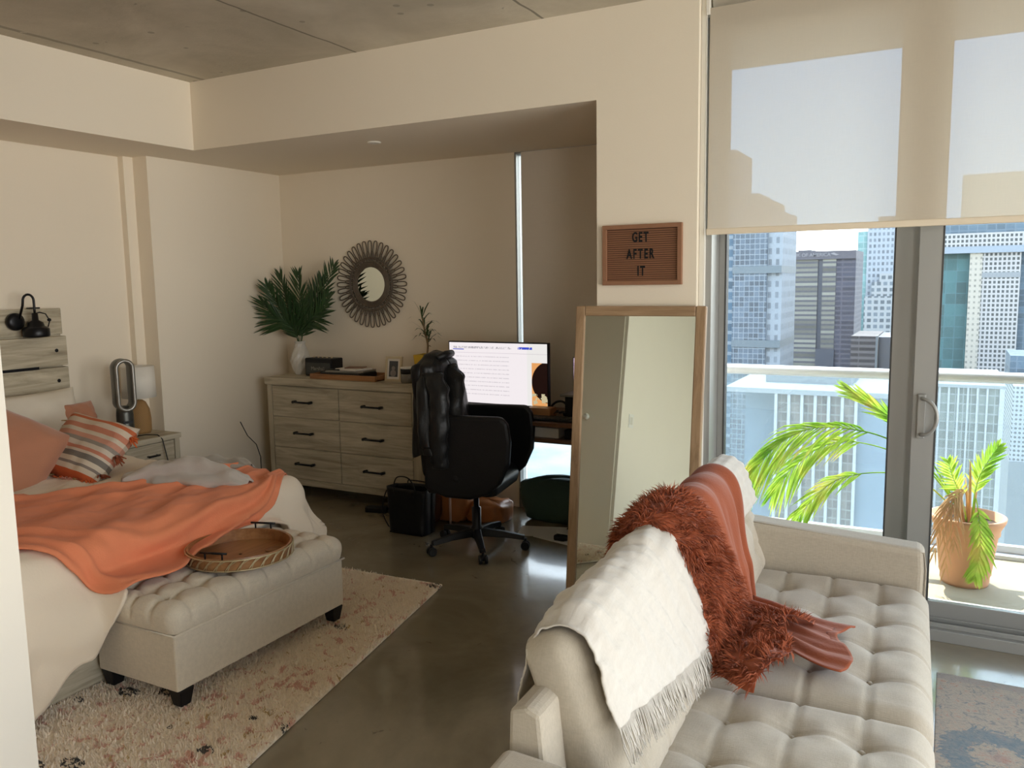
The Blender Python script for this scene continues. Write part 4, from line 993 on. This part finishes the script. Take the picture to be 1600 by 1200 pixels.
# wooden tray with laptop and notebooks
wt_ = thing('serving_tray', 'long low brown wooden tray stacked with a laptop and notebooks', 'tray', (-4.14, 5.10, DZ))
B(-4.46, -3.82, 4.99, 5.24, DZ, DZ+.012).build('bottom', M['trayx'], wt_, bevel=.002)
B(-4.46, -3.82, 4.985, 4.997, DZ, DZ+.042).build('front_side', M['trayx'], wt_, bevel=.002); B(-4.46, -3.82, 5.233, 5.245, DZ, DZ+.042).build('back_side', M['trayx'], wt_, bevel=.002)
for x0 in (-4.46, -3.832): B(x0, x0+.012, 4.997, 5.233, DZ, DZ+.042).build('end_side', M['trayx'], wt_, bevel=.002)
lb = thing('closed_laptop', 'closed dark laptop lying across the wooden tray', 'laptop', (-4.15, 5.11, DZ+.012))
B(-4.36, -3.98, 5.0, 5.225, DZ+.013, DZ+.048).build('case', M['black'], lb, bevel=.006); B(-4.355, -3.985, 5.002, 5.223, DZ+.0485, DZ+.056).build('lid', M['gun'], lb, bevel=.003)
m_ = Matrix.Translation((-4.17, 5.11, 0)) @ Matrix.Rotation(.12, 4, 'Z')
tag(B(-.15, .19, -.10, .10, DZ+.0565, DZ+.070, m=m_).build('notebook', M['gunl'], bevel=.002), 'silver-grey notebook lying on the closed laptop', 'notebook', 'notebooks stacked on the serving tray')
m_ = Matrix.Translation((-4.13, 5.12, 0)) @ Matrix.Rotation(-.15, 4, 'Z')
tag(B(-.11, .12, -.09, .09, DZ+.0705, DZ+.083, m=m_).build('notebook', M['paper'], bevel=.002), 'cream notebook on the silver-grey one in the stack on the tray', 'notebook', 'notebooks stacked on the serving tray')
M['brownp'] = mat('brown_card', (.20, .10, .06), .6, fn=vary(.15, 9))
m_ = Matrix.Translation((-4.12, 5.13, 0)) @ Matrix.Rotation(.3, 4, 'Z')
tag(B(-.07, .08, -.05, .05, DZ+.0835, DZ+.090, m=m_).build('pocket_notebook', M['brownp'], bevel=.001), 'small brown notebook on top of the cream notebook', 'notebook')
tag(MB().tube([(-4.30, 5.04, DZ+.076), (-4.19, 5.02, DZ+.076)], .005, 8).build('pen', M['black'], smooth=True), 'black pen lying on the notebooks', 'pen')
# picture frame
pf = thing('picture_frame', 'small pale wooden photo frame with a dark portrait photo', 'picture frame', (-3.72, 5.08, DZ))
Mf = Matrix.Translation((-3.72, 5.07, DZ)) @ Matrix.Rotation(-.14, 4, 'X')
f_ = MB()
for b_ in ((-.075, .075, 0, .018, 0, .018), (-.075, .075, 0, .018, .172, .19), (-.075, -.057, 0, .018, .018, .172), (.057, .075, 0, .018, .018, .172)): f_.box(*b_, m=Mf)
M['pale'] = mat('pale_pine', (.55, .45, .29), .5, fn=vary(.08, 20))
f_.build('frame', M['pale'], pf, bevel=.002)
B(-.057, .057, .006, .010, .018, .172, m=Mf).build('mat_board', M['paper'], pf); B(-.040, .040, .004, .006, .035, .155, m=Mf).build('photo', mat('dark_photo', (.05, .05, .055), .3, fn=vary(.6, 25)), pf)
ph_ = MB(); ph_.m = Mf @ Matrix.Translation((0, .003, .10)) @ Matrix.Rotation(PI/2, 4, 'X'); ph_.lathe([(.001, .001), (.016, .001), (.016, 0)], (0, 0, 0), 20); ph_.lathe([(.001, .001), (.026, .001), (.026, 0)], (0, -.038, 0), 20)
ph_.build('photo_figure', mat('photo_grey', (.22, .19, .18), .3, fn=vary(.3, 30)), pf)
B(-.02, .02, .02, .07, 0, .01, m=Matrix.Translation((-3.72, 5.07, DZ))).build('stand', M['pale'], pf)
cd_ = thing('candle_jar', 'smoked glass candle jar with pale lid at the right end of the dresser', 'candle', (-3.555, 5.04, DZ))
MB().lathe([(.050, 0), (.054, .01), (.054, .095), (.001, .095)], (-3.555, 5.04, DZ), 32).build('jar', M['darkglass'], cd_, smooth=True)
MB().lathe([(.0545, .07), (.0545, .105), (.001, .105)], (-3.555, 5.04, DZ), 32).build('label_band', M['black'], cd_, smooth=True)
MB().lathe([(.052, .1055), (.055, .108), (.055, .118), (.001, .120)], (-3.555, 5.04, DZ), 32).build('lid', M['light_plastic'], cd_, smooth=True)
yp = thing('potted_dracaena', 'small dracaena in a square yellow pot on the dresser', 'plant', (-3.50, 5.22, DZ))
pm = MB().add([(-3.50+sx_*q, 5.22+sy_*q, DZ+z) for z, q in ((0, .055), (.20, .072)) for sx_, sy_ in ((-1, -1), (1, -1), (1, 1), (-1, 1))], [(0, 1, 2, 3), (0, 1, 5, 4), (1, 2, 6, 5), (2, 3, 7, 6), (3, 0, 4, 7)])
pm.build('pot', M['yellow'], yp, thick=.008); B(-3.563, -3.437, 5.157, 5.283, DZ+.16, DZ+.185).build('soil', M['soil'], yp)
stp = spline([(-3.50, 5.22, DZ+.18), (-3.49, 5.22, DZ+.28), (-3.515, 5.215, DZ+.40), (-3.53, 5.21, DZ+.50)], 20)
MB().tube(stp, [.008]*12+[.006]*9, 8).tube([(-3.49, 5.22, DZ+.25), (-3.46, 5.2, DZ+.27), (-3.45, 5.2, DZ+.26)], .003, 6).tube([(-3.495, 5.22, DZ+.30), (-3.455, 5.2, DZ+.32)], .003, 6).build('stem', M['stem'], yp, smooth=True)
R_ = random.Random(4)
for i in range(34):
    t = R_.uniform(.35, 1); p = stp[int(t*20)]; a = R_.uniform(0, 2*PI); el = R_.uniform(.1, 1.3)*(.4+.6*t); L = R_.uniform(.11, .19)
    d = Vector((math.cos(a)*math.cos(el), math.sin(a)*math.cos(el), math.sin(el))); s_ = d.cross(Vector((0, 0, 1))).normalized()*.0065
    q = [p, p+d*L*.35+Vector((0, 0, .015)), p+d*L*.7+Vector((0, 0, .008)), p+d*L-Vector((0, 0, .03))]
    for k_ in q:
        if k_.y > 5.40: k_.y = 5.40
    b = MB(); b.add([q[0]-s_*.5, q[0]+s_*.5, q[1]-s_, q[1]+s_, q[2]-s_*.8, q[2]+s_*.8, q[3]], [(0, 1, 3, 2), (2, 3, 5, 4), (4, 5, 6)]); b.build('leaf', M['leafd'], yp, recalc=False)
# round rattan mirror
rc = Vector((-4.14, 5.405, 1.70))
rm = thing('round_mirror', 'round mirror in a wide dark looped rattan frame on the back wall', 'mirror', rc)
lp_ = MB()
def petal(r0, r1, a0, wd, tr_):
    pts = []
    for i in range(20):
        t = 2*PI*i/20; rr = (r0+r1)/2+(r1-r0)/2*math.cos(t); a = a0+wd*math.copysign(abs(math.sin(t))**.6, math.sin(t))
        pts.append(rc+Vector((rr*math.cos(a), -.012*math.cos(t)*0-.006, rr*math.sin(a))))
    lp_.tube(pts, tr_, 6, closed=True)
for i in range(36): petal(.205, .348, 2*PI*i/36, .062, .0046)
for i in range(36): petal(.150, .262, 2*PI*(i+.5)/36, .055, .0042)
for r_ in (.142, .152, .162, .172, .182, .205, .215): lp_.tube([rc+Vector((r_*math.cos(a), -.010, r_*math.sin(a))) for a in [2*PI*i/72 for i in range(72)]], .0052, 6, closed=True)
lp_.build('rattan_frame', M['rattan'], rm, smooth=True)
gm_ = MB(); gm_.m = Matrix.Translation(rc+Vector((0, -.004, 0))) @ Matrix.Rotation(PI/2, 4, 'X'); gm_.lathe([(.001, .003), (.141, .003), (.141, -.008), (.001, -.008)], (0, 0, 0), 64); gm_.build('mirror_glass', M['mirror'], rm)

# ------------------------------------------------------------------ letter board
lbd = thing('letter_board', 'brown felt letter board reading GET AFTER IT on the wall pier', 'letter board', (-1.412, 4.11, 1.675))
fr_ = MB()
X0, X1, Z0, Z1 = -1.624, -1.200, 1.675, 1.984
fr_.box(X0, X1, 4.094, 4.119, Z0, Z0+.022).box(X0, X1, 4.094, 4.119, Z1-.022, Z1).box(X0, X0+.022, 4.094, 4.119, Z0+.022, Z1-.022).box(X1-.022, X1, 4.094, 4.119, Z0+.022, Z1-.022)
fr_.build('frame', mat('walnut_frame', (.27, .13, .07), .5, fn=vary(.15, 30)), lbd, bevel=.001)
B(X0+.022, X1-.022, 4.108, 4.118, Z0+.022, Z1-.022).build('felt_backing', mat('dark_felt', (.085, .035, .018), .8, fn=vary(.1, 20)), lbd)
rg = MB(); nr = 24
for i in range(nr):
    z0 = Z0+.023+(Z1-Z0-.046)*i/nr; rg.box(X0+.022, X1-.022, 4.1035, 4.108, z0, z0+(Z1-Z0-.046)/nr*.68)
rg.build('felt_ridges', M['board'], lbd)
for word, zc in (('GET', 1.917), ('AFTER', 1.832), ('IT', 1.745)):
    for i, ch in enumerate(word):
        xx = -1.418+(i-(len(word)-1)/2)*(.030 if word != 'IT' else .024)
        text_mesh(ch, .068, 'letter', M['black'], lbd, Matrix.Translation((xx, 4.1025, zc)) @ FRONT, .001, .0022, .60)
# ------------------------------------------------------------------ leaning floor mirror
MT = Matrix.Translation((-1.415, 3.895, 0)) @ Matrix.Rotation(-math.atan(.175/1.565), 4, 'X')
fm_ = thing('floor_mirror', 'tall oak-framed mirror leaning against the wall pier', 'mirror', (-1.415, 3.90, 0))
W2, H2, fw_ = .350, 1.578, .052
for nm, b_, mm in (('frame_side', (-W2, -W2+fw_, 0, .035, 0, H2), 'oakz'), ('frame_side', (W2-fw_, W2, 0, .035, 0, H2), 'oakz'), ('frame_rail', (-W2+fw_, W2-fw_, 0, .035, 0, fw_), 'oakx'), ('frame_rail', (-W2+fw_, W2-fw_, 0, .035, H2-fw_, H2), 'oakx')):
    B(*b_, m=MT).build(nm, M[mm], fm_, bevel=.006)
MB().add([MT @ Vector(p) for p in ((-W2+fw_, .012, fw_), (W2-fw_, .012, fw_), (W2-fw_, .012, H2-fw_), (-W2+fw_, .012, H2-fw_))], [(0, 1, 2, 3)]).build('mirror_glass', M['mirror'], fm_)
B(-W2+.02, W2-.02, .028, .034, .02, H2-.02, m=MT).build('backing', M['black'], fm_)

# ------------------------------------------------------------------ desk corner
DT = .80
dk = thing('desk', 'brown desk with a lower shelf and thin pale metal legs in the alcove', 'desk', (-2.38, 5.04, 0))
B(-3.05, -1.69, 4.72, 5.34, DT-.028, DT).build('desktop', M['desk'], dk, bevel=.003)
B(-2.95, -1.72, 4.78, 5.32, .655, .68).build('lower_shelf', M['desk'], dk, bevel=.003)
for x in (-3.02, -1.75):
    for y in (4.74, 5.30): MB().tube([(x, y, 0), (x, y, DT-.028)], .0085, 8).build('leg', M['blush'], dk, smooth=True)
    MB().tube([(x, 4.74, .28), (x, 5.30, .28)], .007, 8).build('side_brace', M['blush'], dk, smooth=True)
    MB().tube([(x, 4.78, .655), (x, 5.32, .655)], .007, 8).build('shelf_bar', M['blush'], dk, smooth=True)
mo = thing('monitor', 'large flat computer monitor showing a white document page on the desk', 'monitor', (-2.76, 5.02, DT))
mx0, mx1, mz0, mz1 = -3.155, -2.368, .850, 1.290
B(mx0, mx1, 4.985, 5.02, mz0, mz1).build('case', M['black'], mo, bevel=.003)
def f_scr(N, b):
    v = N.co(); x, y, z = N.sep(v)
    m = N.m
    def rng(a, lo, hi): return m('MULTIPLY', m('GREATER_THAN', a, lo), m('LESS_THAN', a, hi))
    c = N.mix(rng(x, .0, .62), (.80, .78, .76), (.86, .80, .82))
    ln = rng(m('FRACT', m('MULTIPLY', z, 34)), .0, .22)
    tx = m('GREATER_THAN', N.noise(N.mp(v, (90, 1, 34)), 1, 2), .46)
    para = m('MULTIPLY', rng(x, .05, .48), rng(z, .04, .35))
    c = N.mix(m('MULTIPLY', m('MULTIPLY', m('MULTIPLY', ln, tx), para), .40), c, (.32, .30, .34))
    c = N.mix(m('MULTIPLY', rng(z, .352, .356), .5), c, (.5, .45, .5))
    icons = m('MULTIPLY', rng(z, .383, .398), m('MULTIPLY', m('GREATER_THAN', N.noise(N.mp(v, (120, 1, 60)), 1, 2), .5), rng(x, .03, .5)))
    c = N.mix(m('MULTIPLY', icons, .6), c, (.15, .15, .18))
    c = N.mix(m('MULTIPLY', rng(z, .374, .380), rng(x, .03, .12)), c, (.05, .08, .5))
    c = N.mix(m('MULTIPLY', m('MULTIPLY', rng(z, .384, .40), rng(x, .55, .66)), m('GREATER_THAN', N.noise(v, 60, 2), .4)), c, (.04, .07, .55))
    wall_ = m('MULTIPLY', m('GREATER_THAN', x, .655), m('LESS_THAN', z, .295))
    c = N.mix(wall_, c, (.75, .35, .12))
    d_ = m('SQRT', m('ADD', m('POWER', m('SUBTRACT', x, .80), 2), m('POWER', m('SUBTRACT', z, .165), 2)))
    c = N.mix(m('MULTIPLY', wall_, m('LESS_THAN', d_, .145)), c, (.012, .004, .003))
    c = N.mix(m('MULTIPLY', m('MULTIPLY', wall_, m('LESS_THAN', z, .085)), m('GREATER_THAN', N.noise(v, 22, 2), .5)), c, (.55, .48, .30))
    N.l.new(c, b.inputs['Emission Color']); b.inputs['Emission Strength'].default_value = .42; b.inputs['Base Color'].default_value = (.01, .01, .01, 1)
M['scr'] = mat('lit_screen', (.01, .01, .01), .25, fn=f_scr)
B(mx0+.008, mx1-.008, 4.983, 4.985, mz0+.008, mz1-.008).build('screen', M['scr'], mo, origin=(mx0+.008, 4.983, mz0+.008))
B(-2.80, -2.72, 5.02, 5.08, DT+.01, 1.05).build('stand_neck', M['black'], mo, bevel=.003); B(-2.90, -2.62, 4.98, 5.18, DT, DT+.012).build('stand_base', M['black'], mo, bevel=.004)
lt_ = thing('open_laptop', 'open laptop with a pinkish screen half hidden by the leaning mirror', 'laptop', (-2.05, 5.05, DT+.14))
B(-2.26, -1.90, 4.93, 5.16, DT+.14, DT+.156).build('keyboard_deck', M['gunl'], lt_, bevel=.003)
B(-2.262, -1.90, 5.155, 5.163, DT+.15, DT+.385).build('lid', M['black'], lt_, bevel=.002)
M['scr2'] = mat('lit_screen_small', (.01, .01, .01), .3, fn=lambda N, b: (N.l.new(N.mix(N.m('GREATER_THAN', N.noise(N.mp(N.co(), (60, 1, 120)), 1, 2), .56), (.80, .62, .72), (.35, .22, .40)), b.inputs['Emission Color']), setattr(b.inputs['Emission Strength'], 'default_value', .35)))
B(-2.256, -1.906, 5.1535, 5.155, DT+.17, DT+.378).build('screen', M['scr2'], lt_)
B(-2.24, -1.92, 4.96, 5.14, DT, DT+.14).build('riser_stand', M['black'], lt_, bevel=.01)
kb = thing('keyboard', 'black keyboard on the front edge of the desk', 'keyboard', (-2.28, 4.81, DT))
B(-2.44, -2.06, 4.75, 4.88, DT, DT+.016).build('case', M['black'], kb, bevel=.003)
ky = MB()
for i in range(15):
    for j in range(5): ky.box(-2.43+.0242*i, -2.43+.0242*i+.019, 4.758+.024*j, 4.758+.024*j+.019, DT+.016, DT+.021)
o = ky.build('keys', M['gun'], kb); o['kind'] = 'stuff'
ms = MB().grid(lambda u, v: (-2.02+.032*math.cos(u*2*PI)*math.sin(v*PI/2), 4.82+.055*math.sin(u*2*PI)*math.sin(v*PI/2), DT+.032*math.cos(v*PI/2)), 24, 8).build('mouse', M['black'], smooth=True); tag(ms, 'black computer mouse beside the keyboard', 'mouse')
wb = B(-2.47, -2.30, 4.86, 4.96, DT, DT+.066).build('wooden_box', M['trayx'], bevel=.003); tag(wb, 'small wooden box in front of the monitor\'s right corner', 'box')
pb = B(-2.14, -1.98, 4.885, 4.95, DT, DT+.05).build('paper_box', M['paper'], bevel=.003); tag(pb, 'small white cardboard box behind the keyboard', 'box')
hd = thing('headphones', 'tangle of black headphones and cables beside the small wooden box', 'headphones', (-2.26, 4.99, DT))
MB().tube([(-2.30+.07*math.cos(a)-.0, 5.00+.03*math.sin(a), DT+.02+.075*math.sin(a)) for a in [PI*i/14 for i in range(15)]], .008, 8).build('headband', M['black'], hd, smooth=True)
for q in (-.07, .07): MB().lathe([(.001, .0), (.035, .004), (.038, .02), (.03, .035), (.001, .037)], (-2.30+q, 5.0, DT), 20).build('ear_cup', M['black'], hd, smooth=True)
R_ = random.Random(6)
MB().tube(spline([(-2.33+R_.uniform(-.10, .14), 4.94+R_.uniform(-.03, .08), DT+R_.uniform(.006, .05)) for _ in range(14)], 120), .0035, 5).build('cable', M['cable'], hd, smooth=True)
for i, (x0, x1, z1, mm, lab) in enumerate(((-2.60, -2.22, .745, 'paper', 'flat white storage box on the lower shelf of the desk'), (-2.18, -1.95, .74, 'black', 'black box beside the white one on the desk shelf'))):
    o = B(x0, x1, 4.82, 5.15, .68, z1).build('storage_box', M[mm], bevel=.003); tag(o, lab, 'box')

# office chair
CH = Vector((-2.63, 4.44, 0)); CY = .17
oc = thing('office_chair', 'black leather swivel chair with a tub seat on a five-star wheeled base', 'chair', CH)
Rz = Matrix.Translation(CH) @ Matrix.Rotation(CY, 4, 'Z')
def cm(): m_ = MB(); m_.m = Rz; return m_
st_ = MB()
for k_ in range(5):
    a = math.radians(-125+72*k_); d = Vector((math.cos(a), math.sin(a), 0)); s_ = Vector((-d.y, d.x, 0))
    l = MB(); vs_ = []
    for t, wd, z0, z1 in ((.03, .030, .085, .135), (.18, .024, .080, .118), (.31, .020, .066, .094)):
        for q, z in ((-1, z0), (1, z0), (1, z1), (-1, z1)): vs_.append(CH+d*t+s_*wd*q*(1 if z == z0 else .7)+Vector((0, 0, z)))
    fs_ = [(0, 1, 2, 3), (8, 9, 10, 11)]
    for b in (0, 4): fs_ += [(b+i, b+(i+1) % 4, b+4+(i+1) % 4, b+4+i) for i in range(4)]
    l.add(vs_, fs_); l.build('base_leg', M['black'], oc, bevel=.004)
    c0 = CH+d*.315
    w_ = MB()
    for q in (-.018, .018):
        ww = MB(); ww.m = Matrix.Translation(c0+s_*q+Vector((0, 0, .028))) @ Matrix.Rotation(math.atan2(s_.y, s_.x), 4, 'Z') @ Matrix.Rotation(PI/2, 4, 'Y')
        ww.lathe([(.001, -.010), (.024, -.010), (.028, -.005), (.028, .005), (.024, .010), (.001, .010)], (0, 0, 0), 20); w_.v, w_.f = (w_.v+ww.v, w_.f+[tuple(i+len(w_.v) for i in f) for f in ww.f])
    w_.tube([c0+Vector((0, 0, .02)), c0+Vector((0, 0, .075))], .009, 8)
    w_.build('caster', M['black'], oc, smooth=False)
MB().lathe([(.042, .075), (.045, .13), (.030, .15), (.030, .27), (.018, .275), (.018, .40), (.001, .40)], CH, 24).build('gas_column', M['blackm'], oc, smooth=True)
cm().box(-.12, .14, -.09, .09, .375, .415).build('tilt_mechanism', M['black'], oc, bevel=.008)
sc_ = tufted(-.24, .21, -.25, .25, .11, .05, (), (), 0, .1, 0, .1, .035, 40, 40, Rz @ Matrix.Translation((0, 0, .41))); sc_.build('seat', M['leather'], oc, smooth=True)
MbK = Rz @ Matrix.Translation((-.26, 0, .50)) @ Matrix.Rotation(-.10, 4, 'Y') @ Matrix(((0, 0, 1, 0), (1, 0, 0, 0), (0, 1, 0, 0), (0, 0, 0, 1)))
bc_ = tufted(-.23, .23, 0, .70, .09, .045, (), (.18, .36, .54), 0, .1, .012, .03, .02, 40, 60, MbK); bc_.build('backrest', M['leather'], oc, smooth=True)
for sgn in (-1, 1):
    pg = [(-.24, .44), (-.10, .392), (.06, .388), (.18, .425), (.26, .50), (.315, .62), (.325, .76), (.31, .865), (.27, .905), (.0, .905), (-.22, .90)]
    cm().prism(pg, sgn*.25-.025, sgn*.25+.025).build('side_panel', M['leather'], oc, bevel=.02)
# jacket over the backrest
def jk(u, v):
    z = 1.275-(1.275-.64)*v
    hw = interp([(0, .02), (.04, .12), (.14, .225), (.4, .268), (1, .295)], v); ht = interp([(0, .01), (.04, .055), (.14, .085), (.5, .115), (1, .145)], v)
    a = u*2*PI; fo = 1+.10*v*math.sin(a*7+nz(v*2, a, 2)*2)+.05*nz(math.cos(a)*3, math.sin(a)*3, v*3, 1.5)
    ca, sa = math.cos(a), math.sin(a)
    x = -.225+.03*v-.03*(1-v) + ht*abs(ca)**.7*(1 if ca > 0 else -1)*fo; y = hw*abs(sa)**.8*(1 if sa > 0 else -1)*fo
    if v > .9: z += .02*math.sin(a*3)
    return (x, y, z)
jm = cm().grid(jk, 110, 60)
jo = thing('leather_jacket', 'black leather jacket hung over the back of the office chair', 'jacket', Rz @ Vector((-.22, 0, .64)))
jm.build('jacket_body', M['jacket'], jo, smooth=True, thick=.006)
for sy in (-1, 1):
    sl = spline([(-.20, -.20, 1.16), (-.13, -.262, 1.04), (-.12, -.288, .86), (-.13, -.285, .68), (-.12, -.27, .58)] if sy < 0 else [(-.20, .02, 1.19), (-.11, -.05, 1.10), (-.085, -.14, .92), (-.05, -.20, .74), (-.02, -.235, .50)], 40)
    def sv(u, v):
        i = min(39, int(v*40)); p = sl[i].lerp(sl[i+1], v*40-i); a = u*2*PI; r_ = (.066-.012*v)*(1+.10*math.sin(v*38+a*2)*.6+.12*nz(math.cos(a)*2, math.sin(a)*2, v*12, 1))
        return (p.x+r_*math.cos(a), p.y+r_*.75*math.sin(a), p.z)
    cm().grid(sv, 28, 50).build('sleeve', M['jacket'], jo, smooth=True, thick=.004)
cm().tube([(-.20, -.11, 1.235), (-.165, -.05, 1.255), (-.165, .04, 1.255), (-.20, .09, 1.235)], [.018, .024, .024, .018], 10).build('collar', M['jacket'], jo, smooth=True)
# floor clutter
tb = thing('tote_bag', 'open black tote bag on the floor in front of the dresser end', 'bag', (-3.215, 4.55, 0))
def tbf(u, v):
    a = u*2*PI; ca, sa = math.cos(a), math.sin(a); e_ = .35; hw = .145+.012*v; hd_ = .085+.01*v*math.sin(a*2)
    return (-3.215+hw*math.copysign(abs(ca)**e_, ca), 4.555+hd_*math.copysign(abs(sa)**e_, sa)+.006*nz(ca, v*3, sa, 2), .004+.315*v+.008*math.sin(a*2)*v)
MB().grid(tbf, 64, 14).build('body', M['leather'], tb, smooth=True, thick=.005); B(-3.35, -3.08, 4.475, 4.635, .002, .01).build('bottom', M['leather'], tb)
B(-3.33, -3.10, 4.49, 4.62, .01, .22).build('contents', M['brown'], tb, bevel=.02)
for yy in (4.47, 4.64): MB().tube(spline([(-3.29, yy, .27), (-3.30, yy, .33), (-3.26, yy-.01, .40-.06*(yy > 4.6)), (-3.17, yy-.01, .40-.06*(yy > 4.6)), (-3.13, yy, .33), (-3.14, yy, .27)], 24), .0045, 8).build('handle', M['leather'], tb, smooth=True)
MB().tube(spline([(-3.35, 4.56, .30), (-3.42, 4.55, .27), (-3.47, 4.56, .12), (-3.44, 4.58, .01), (-3.40, 4.56, .008)], 24), .004, 6).build('strap', M['leather'], tb, smooth=True)
tn = thing('tan_handbag', 'tan leather handbag slumped on the floor behind the black tote', 'bag', (-3.12, 4.93, 0))
def blob(cx, cy, cz, rx, ry, rz, seed, p=.6):
    def P(u, v):
        a = u*2*PI; b = (v-.5)*PI; ca, sa, cb, sb = math.cos(a), math.sin(a), math.cos(b), math.sin(b); S_ = lambda q: math.copysign(abs(q)**p, q)
        k_ = 1+.14*nz(ca*1.5, sa*1.5, sb*1.5+seed, 1.3)
        return (cx+rx*S_(ca)*S_(cb)*k_, cy+ry*S_(sa)*S_(cb)*k_, max(.003, cz+rz*S_(sb)*k_))
    return MB().grid(P, 40, 24)
blob(-3.12, 4.93, .14, .155, .11, .15, 2).build('body', M['tan'], tn, smooth=True)
MB().tube(spline([(-3.22, 4.86, .24), (-3.20, 4.80, .34), (-3.10, 4.79, .36), (-3.03, 4.85, .26)], 20), .008, 8).build('handle', M['tan'], tn, smooth=True)
t2_ = blob(-2.87, 5.03, .07, .15, .12, .08, 5, .4).build('satchel', M['tan'], smooth=True); tag(t2_, 'flatter tan leather satchel lying under the desk', 'bag')
t3_ = blob(-3.21, 4.76, .21, .085, .07, .13, 7).build('brown_pouch', M['brown'], smooth=True)
t3_.location.z = 0; tag(t3_, 'dark brown leather pouch wedged between the tote and the tan bag', 'bag')
pa = thing('power_adapter', 'black power adapter with cord on the floor left of the tote', 'adapter', (-3.74, 4.86, 0))
m_ = Matrix.Translation((-3.74, 4.85, 0)) @ Matrix.Rotation(.25, 4, 'Z'); B(-.085, .085, -.035, .035, 0, .042, m=m_).build('brick', M['black'], pa, bevel=.008)
MB().tube(spline([(-3.66, 4.87, .02), (-3.56, 4.86, .008), (-3.50, 4.80, .02), (-3.46, 4.75, .12), (-3.42, 4.70, .2), (-3.38, 4.66, .01)], 40), .004, 6).build('cord', M['cable'], pa, smooth=True)
gb = blob(-2.28, 5.22, .15, .40, .10, .17, 9, .5).build('duffel_bag', M['green'], smooth=True); tag(gb, 'dark green duffel bag under the desk in front of the low window gap', 'bag')
pp = thing('white_sheets', 'loose white sheets on the floor under the desk', 'papers', (-2.30, 4.88, 0))  # flat white rectangles lying on the floor
for i, (x, y, a) in enumerate(((-2.40, 4.93, .3), (-2.22, 4.86, -.25), (-2.12, 4.98, .6))):
    B(-.16, .16, -.11, .11, .001+.0022*i, .003+.0022*i, m=Matrix.Translation((x, y, 0)) @ Matrix.Rotation(a, 4, 'Z')).build('sheet', M['light_plastic'], pp)
ch_ = blob(-2.20, 4.80, .022, .05, .03, .02, 3).build('charger', M['black'], smooth=True); tag(ch_, 'small black charger lying on the white sheets under the desk', 'charger')

# ------------------------------------------------------------------ balcony palm
PC = Vector((.14, 5.12, -.01))
pt = thing('potted_palm', 'areca palm with some dry fronds in a terracotta pot on the balcony', 'plant', PC)
MB().lathe([(.001, 0), (.118, 0), (.124, .02), (.124, .05), (.130, .06), (.155, .28), (.165, .29), (.165, .315), (.172, .33), (.190, .365), (.192, .385), (.178, .387), (.160, .33), (.001, .33)], PC, 56, cap=False).build('pot', M['terra'], pt, smooth=True)
MB().lathe([(.001, .345), (.165, .34), (.165, .32)], PC, 24, cap=False).build('soil', M['soil'], pt, smooth=True)
q0 = PC+Vector((0, 0, .34))
def V(x, z, y=5.1): return Vector((x, y, z))
UPF = Vector((0, -1, .6))
frond(pt, [q0, V(-.05, .62, 5.08), V(-.30, .80, 5.02), V(-.62, .84, 4.98), V(-.84, .74, 4.95), V(-1.02, .52, 4.95)], 30, .30, .0085, M['leafo'], 1, face=Vector((.1, -.8, .8)), droop=.75, start=.45, ang=42, stem_r=.006)
frond(pt, [q0, V(-.02, .60, 5.16), V(-.16, .80, 5.15), V(-.34, .95, 5.1), V(-.50, 1.05, 5.1)], 18, .20, .0085, M['leafo'], 2, face=UPF, droop=.1, start=.5, ang=22, stem_r=.005)
frond(pt, [q0, V(-.08, .55, 5.05), V(-.28, .60, 5.0), V(-.52, .54, 5.0), V(-.68, .38, 4.98), V(-.80, .17, 4.98)], 20, .20, .008, M['leafo'], 3, face=Vector((.2, -.8, .6)), droop=.45, start=.5, ang=32, stem_r=.005)
frond(pt, [q0, V(-.06, .60, 5.12), V(-.30, .72, 5.1), V(-.55, .74, 5.08), V(-.74, .62, 5.06), V(-.90, .40, 5.05)], 22, .24, .008, M['leafo'], 8, face=Vector((.2, -.9, .5)), droop=.6, start=.5, ang=38, stem_r=.005)
frond(pt, [q0+Vector((.02, 0, 0)), V(.17, .52), V(.20, .64), V(.27, .78)], 16, .13, .008, M['leafo'], 4, face=UPF, droop=.15, start=.3, ang=42, stem_r=.004)
frond(pt, [q0, V(.10, .50, 5.05), V(.06, .60, 5.0), V(.03, .70, 4.98)], 14, .13, .008, M['leafo'], 5, face=UPF, droop=.25, start=.3, stem_r=.004)
frond(pt, [q0+Vector((.03, -.02, 0)), V(.17, .50, 5.0), V(.19, .40, 4.90), V(.20, .24, 4.87), V(.18, .10, 4.87)], 16, .13, .010, M['leafo'], 6, face=Vector((0, -1, .1)), droop=.2, start=.4, ang=48, stem_r=.004)
for i, (tx, tz, ty) in enumerate(((-.02, .18, 4.92), (.04, .10, 4.90), (.08, .25, 4.9), (.0, .32, 4.93))):
    frond(pt, [q0, V(.12, .52, 5.04), V(.07+.3*(tx-.07), .47, 4.95), V(tx, tz, ty)], 10, .12, .0045, M['leafdry'], 20+i, face=Vector((0, -1, .2)), droop=.9, start=.35, stem_r=.003, name='dry_frond')
for i in range(5):
    a = i*1.3; MB().tube([q0+Vector((.02*math.cos(a), .02*math.sin(a), -.01)), q0+Vector((.05*math.cos(a)-.02, .05*math.sin(a), .12+.03*i)), q0+Vector((.08*math.cos(a)-.04, .07*math.sin(a), .2+.04*i))], [.010, .008, .003], 6).build('dry_stem', M['leafdry'], pt, smooth=True)
